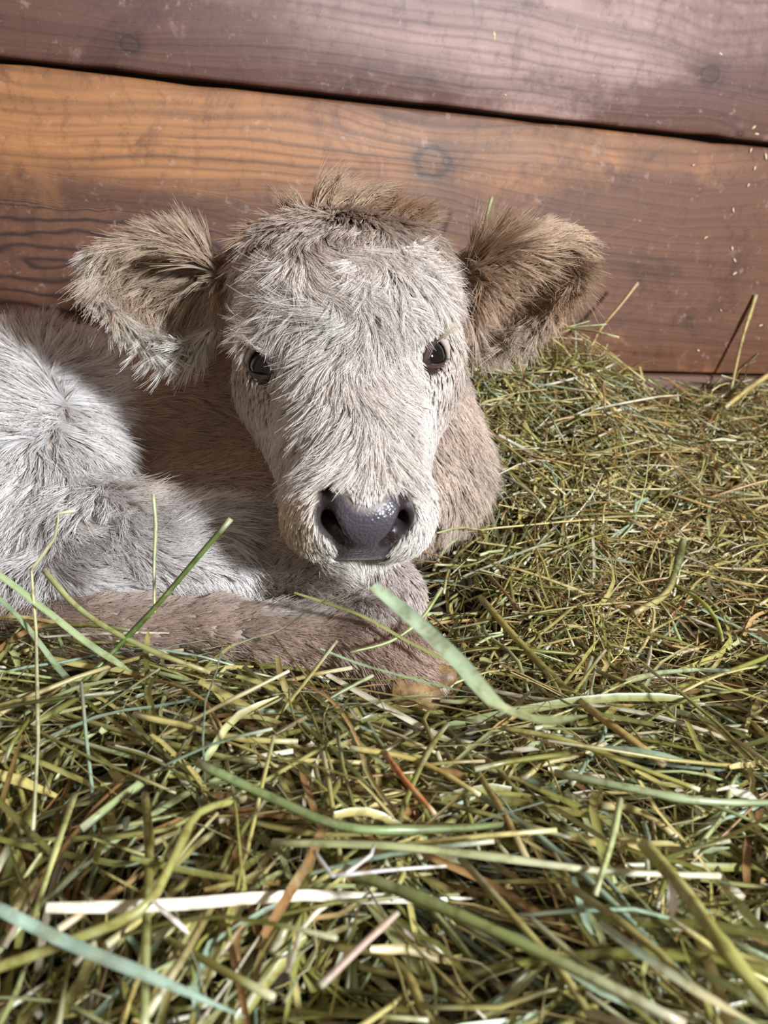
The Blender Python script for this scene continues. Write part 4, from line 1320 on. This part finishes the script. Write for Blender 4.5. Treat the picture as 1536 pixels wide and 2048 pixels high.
# the largest loose stalks and blades of the heap, one by one
for kind, P, Wd, col, x, y in solo:
    nm = 'hay_stalk' if kind == 'stem' else 'hay_straw'
    o = hay_mesh(nm, [sweep(P[None] - P.mean(0), np.array([Wd]), kind, col[None])])
    o.location = P.mean(0)
    describe(o, kind, P, col, x, y)
count = {}
for o in described: count.setdefault(o['label'], []).append(o)
for lab, os_ in count.items():
    if len(os_) == 2:
        os_.sort(key=lambda o: (o.location[1]))
        os_[0]['label'] = 'nearer ' + lab; os_[1]['label'] = 'farther ' + lab
        continue
    if len(os_) > 1:
        for o in os_: o['group'] = 'alike hay pieces: ' + lab
print('solo', len(solo), time.time() - T0)
# ------------------------------------------------------------------ single stalks the photograph shows clearly
def hit_depth(px, py):
    """depth of the hay or the calf behind a pixel"""
    d = ray(px, py); t = .16
    for _ in range(400):
        p = CAM + d * t
        h = p[2] - float(ground(p[0], p[1])) - .012
        s = min(h * .6, float(sample(p[None])[0]) - .010)
        if s < .0008: break
        t += max(s * .7, .0008)
        wd_ = float((p - W0) @ WN)
        if wd_ < .006: break
    return t


def stalk(pts, wpx, kind, colour, label, name='hay_stalk', kinked=False, m=16):
    """pts: pixel and either the height over what lies behind (below 0.3) or the depth itself"""
    W = []
    for a, b_, o in pts:
        W.append(Pd(a, b_, o if o > .3 else hit_depth(a, b_) - o))
    W = np.array(W); n = len(W)
    dl = np.concatenate([[0], np.cumsum(np.linalg.norm(np.diff(W, axis=0), axis=1))]); dl /= dl[-1]
    u = np.linspace(0, 1, m)
    if kinked: u = np.sort(np.unique(np.concatenate([u, dl]))); P = np.stack([np.interp(u, dl, W[:, i]) for i in range(3)], 1)
    else:
        P = np.empty((m, 3)); k_ = np.clip(np.searchsorted(dl, u, 'right') - 1, 0, n - 2)
        tg = np.gradient(W, dl, axis=0)
        h = (dl[k_ + 1] - dl[k_]); s = ((u - dl[k_]) / h)[:, None]; h = h[:, None]
        P = (2 * s ** 3 - 3 * s ** 2 + 1) * W[k_] + (s ** 3 - 2 * s ** 2 + s) * h * tg[k_] + (3 * s ** 2 - 2 * s ** 3) * W[k_ + 1] + (s ** 3 - s ** 2) * h * tg[k_ + 1]
    depth = np.mean([(p - CAM) @ cf for p in P])
    Wd = wpx * .5 * depth / F
    o = hay_mesh(name, [sweep((P - P[0])[None], np.array([Wd]), kind, lin(*colour)[None], face=True)])
    o.location = P[0]
    return tag(o, label, 'hay')


stalk([(745, 1172, .40), (850, 1262, .385), (930, 1340, .37), (985, 1405, .36), (1060, 1440, .37), (1175, 1432, .40)], 36, 'blade', (168, 184, 152), 'long pale blue-green hay blade, out of focus, slanting up before the folded knee', 'hay_straw')
stalk([(395, 1525, .060), (520, 1585, .055), (700, 1655, .045), (860, 1658, .035), (1010, 1650, .02)], 20, 'stem', (146, 162, 104), 'long green hay stalk arching across the middle of the front heap')
stalk([(-60, 1790, .060), (130, 1885, .055), (300, 1955, .050), (490, 2035, .035)], 28, 'blade', (170, 192, 172), 'blurred blue-green hay blade slanting down across the near left corner', 'hay_straw')
stalk([(-50, 1950, .03), (130, 1885, .045), (290, 1812, .05), (350, 1710, .05), (402, 1622, .045), (492, 1597, .03)], 21, 'stem', (176, 172, 98), 'yellow-green hay stalk bent upwards, crossing the blurred blue-green blade')
stalk([(306, 988, .56), (311, 1050, .56), (308, 1130, .56), (309, 1225, .555)], 8, 'stem', (182, 186, 138), 'thin upright hay stalk standing before the calf\'s flank', m=12)
stalk([(462, 1038, .53), (400, 1110, .535), (310, 1215, .54), (200, 1330, .535), (95, 1430, .50)], 12, 'stem', (104, 122, 62), 'thick dark green hay stalk leaning up before the flank, with a pale cut end')
stalk([(152, 1022, .55), (118, 1026, .55), (110, 1075, .55), (62, 1142, .55), (72, 1260, .535), (76, 1480, .02), (66, 1660, .02)], 8, 'stem', (206, 200, 156), 'thin pale kinked hay stem rising at the left edge before the thigh', kinked=True)
stalk([(-30, 1130, .545), (90, 1222, .54), (180, 1292, .535), (262, 1345, .02)], 20, 'blade', (172, 186, 138), 'wide pale green hay blade slanting down at the left edge', 'hay_straw')
stalk([(-30, 1172, .55), (40, 1240, .545), (110, 1330, .54), (160, 1385, .02)], 16, 'blade', (156, 172, 132), 'pale green hay blade under the wide one at the left edge', 'hay_straw')
stalk([(88, 1140, .55), (150, 1210, .545), (300, 1300, .54), (420, 1345, .01)], 12, 'stem', (178, 182, 120), 'straight yellow-green hay stalk slanting down over the hock')
stalk([(588, 1186, .585), (650, 1206, .585), (740, 1240, .58), (800, 1275, .575), (920, 1336, .56)], 9, 'blade', (140, 142, 84), 'narrow olive hay blade lying across the front legs', 'hay_straw')
stalk([(690, 1190, .585), (625, 1216, .58), (560, 1262, .575), (505, 1278, .565), (440, 1305, .55)], 8, 'blade', (190, 196, 150), 'pale narrow hay blade lying over the hind cannon', 'hay_straw')
stalk([(884, 1176, .60), (838, 1242, .585), (790, 1278, .575), (700, 1305, .56)], 8, 'stem', (158, 168, 104), 'green hay stalk lying across the fetlock towards the knee')
stalk([(640, 1298, .54), (720, 1330, .535), (800, 1352, .53), (900, 1378, .52), (1010, 1388, .01)], 12, 'blade', (160, 182, 140), 'pale green flat hay blade lying across the hoof', 'hay_straw')
stalk([(1580, 1296, .025), (1400, 1362, .025), (1230, 1400, .022), (1080, 1412, .018), (880, 1402, .012)], 12, 'stem', (140, 140, 66), 'long olive hay stalk running in from the right edge level with the hoof')
stalk([(962, 1196, .02), (1040, 1285, .025), (1120, 1368, .025), (1190, 1425, .02), (1330, 1530, .01)], 17, 'stem', (186, 172, 92), 'thick yellow hay stalk slanting down right of the hoof')
stalk([(1366, 1082, .03), (1350, 1145, .035), (1322, 1195, .03), (1268, 1226, .01)], 16, 'stem', (104, 108, 62), 'short dark green bent hay stalk on the right-hand drift')
stalk([(1330, 1160, .02), (1400, 1200, .025), (1432, 1240, .025), (1446, 1285, .015)], 9, 'stem', (176, 184, 92), 'yellow-green hay stalk curving down at the right of the drift')
stalk([(984, 394, 1.02), (974, 430, 1.02), (955, 520, 1.02), (940, 640, .99)], 7, 'stem', (176, 178, 120), 'single upright hay stalk behind the ear on the right, against the boards', m=10)
stalk([(1276, 566, 1.13), (1240, 612, 1.13), (1195, 668, 1.12), (1170, 730, 1.11)], 7, 'stem', (186, 150, 104), 'thin tan hay stalk leaning against the boards above the drift', m=10)
stalk([(1512, 590, 1.24), (1484, 680, 1.24), (1462, 780, 1.23)], 8, 'stem', (182, 158, 100), 'tall tan hay stalk standing against the boards by the crack', m=10)
stalk([(1560, 735, 1.22), (1500, 775, 1.20), (1450, 815, 1.18)], 12, 'stem', (196, 172, 110), 'stout straw-coloured stalk at the right edge before the bottom board', m=10)
stalk([(640, 1972, .035), (720, 1895, .04), (795, 1826, .04)], 17, 'stem', (206, 178, 158), 'pale pinkish hay stalk near the bottom edge, with a knotted end', m=10)
stalk([(1346, 1745, .045), (1345, 1790, .045), (1343, 1835, .04)], 19, 'blade', (236, 232, 222), 'short white flat piece of straw on the near right hay', 'hay_straw', m=8)
stalk([(302, 1800, .05), (340, 1834, .05), (378, 1868, .045)], 12, 'blade', (240, 230, 222), 'short white sliver of straw on the near left hay', 'hay_straw', m=8)
stalk([(628, 1702, .045), (664, 1752, .045), (690, 1748, .045), (742, 1710, .05), (748, 1690, .05)], 9, 'stem', (226, 220, 218), 'white kinked stem on the front heap, shaped like a tick', kinked=True, m=12)
stalk([(672, 1752, .045), (780, 1740, .045), (892, 1732, .04)], 8, 'stem', (226, 220, 214), 'thin white straight stem lying from the kinked white one', m=8)
stalk([(1288, 1690, .04), (1380, 1800, .045), (1450, 1900, .045), (1560, 2030, .03)], 34, 'stem', (164, 160, 86), 'very thick yellow-green hollow stalk at the near right corner')
stalk([(545, 1686, .03), (780, 1692, .035), (1000, 1716, .035), (1200, 1742, .03), (1440, 1752, .02)], 17, 'stem', (190, 192, 138), 'long pale stalk lying nearly level across the front heap')
stalk([(690, 1738, .03), (850, 1800, .04), (1030, 1880, .045), (1200, 1962, .04), (1370, 2050, .03)], 27, 'stem', (146, 154, 92), 'long stout green stalk slanting down to the bottom edge')
stalk([(1196, 1845, .045), (1290, 1915, .05), (1420, 2000, .045), (1530, 2060, .03)], 22, 'blade', (160, 180, 150), 'blurred grey-green hay blade near the bottom right', 'hay_straw')
stalk([(1110, 1545, .035), (1240, 1572, .045), (1360, 1596, .045), (1580, 1606, .03)], 17, 'stem', (164, 174, 130), 'pale green jointed stalk running to the right edge over the slope')
stalk([(1240, 1600, .04), (1218, 1700, .045), (1190, 1790, .03)], 15, 'stem', (182, 188, 128), 'pale upright stalk piece on the near right hay', m=10)
stalk([(770, 1505, .025), (810, 1560, .03), (870, 1628, .025)], 13, 'stem', (196, 126, 78), 'rust-brown stalk slanting down in the middle of the front heap', m=10)
stalk([(700, 1495, .03), (830, 1520, .02), (960, 1590, .02)], 12, 'stem', (190, 170, 96), 'yellow stalk beside the rust-brown one', m=10)
stalk([(290, 1590, .02), (298, 1700, .03), (292, 1850, .035), (288, 2060, .03)], 20, 'stem', (146, 138, 62), 'thick olive stalk hanging upright down the near left of the heap')
stalk([(150, 1590, .02), (105, 1720, .03), (60, 1860, .02)], 14, 'stem', (192, 192, 122), 'pale straight stalk slanting down the left of the heap')
stalk([(1000, 1455, .02), (1130, 1480, .025), (1290, 1540, .02), (1400, 1580, .015)], 12, 'stem', (178, 168, 92), 'yellow stalk lying along the slope below the hoof')
print('stalks', time.time() - T0)

# chaff stuck to the boards
CH = [(988, 70, 9), (1440, 108, 5), (1506, 255, 6), (1512, 268, 5), (1500, 300, 5), (1530, 312, 7), (1508, 336, 5), (1495, 370, 5), (1465, 420, 5), (1410, 475, 5), (1463, 496, 5), (1468, 520, 5), (1468, 546, 6), (1520, 650, 5), (1395, 700, 4), (1385, 330, 4), (1010, 190, 3), (1440, 620, 3)]
for i, (a, b_, sz) in enumerate(CH):
    d = ray(a, b_); t = ((W0 - CAM) @ WN) / (d @ WN); c = CAM + d * t + WN * .0022
    s = sz * t / F * .75; r = np.random.default_rng(50 + i)
    an = r.uniform(0, 6.28); e1_ = WX * math.cos(an) + np.array([0, 0, 1]) * math.sin(an); e2_ = -WX * math.sin(an) + np.array([0, 0, 1]) * math.cos(an)
    ring = [c + e1_ * s * math.cos(q) * r.uniform(.9, 1.5) + e2_ * s * .55 * math.sin(q) * r.uniform(.7, 1.2) for q in np.arange(8) * math.pi / 4]
    Vc = ring + [p - WN * .0012 for p in ring] + [c + WN * .0010 - np.zeros(3)]
    Qc = [(j, (j + 1) % 8, 8 + (j + 1) % 8, 8 + j) for j in range(8)]; Tc = [(16, j, (j + 1) % 8) for j in range(8)]
    o = mesh_np('chaff_flake', np.array(Vc) - c, quads=Qc, tris=Tc, mat=hay_mat); o.location = c
    ca = o.data.attributes.new('hay_colour', 'FLOAT_COLOR', 'POINT'); ca.data.foreach_set('color', np.tile([*lin(224, 204, 160), 1], (17, 1)).astype(np.float32).ravel())
    if i == 0: tag(o, 'largest pale chaff flake, stuck high on the top board', 'chaff')
    elif i == 1: tag(o, 'small chaff flake on the top board above the knot', 'chaff')
    elif b_ < 290: tag(o, 'tiny pale chaff flake on the lower edge of the top board', 'chaff', 'chaff flakes on the lower edge of the top board')
    else: tag(o, 'tiny pale chaff flake stuck to the middle board', 'chaff', 'chaff flakes stuck to the middle board')
print('done', time.time() - T0)
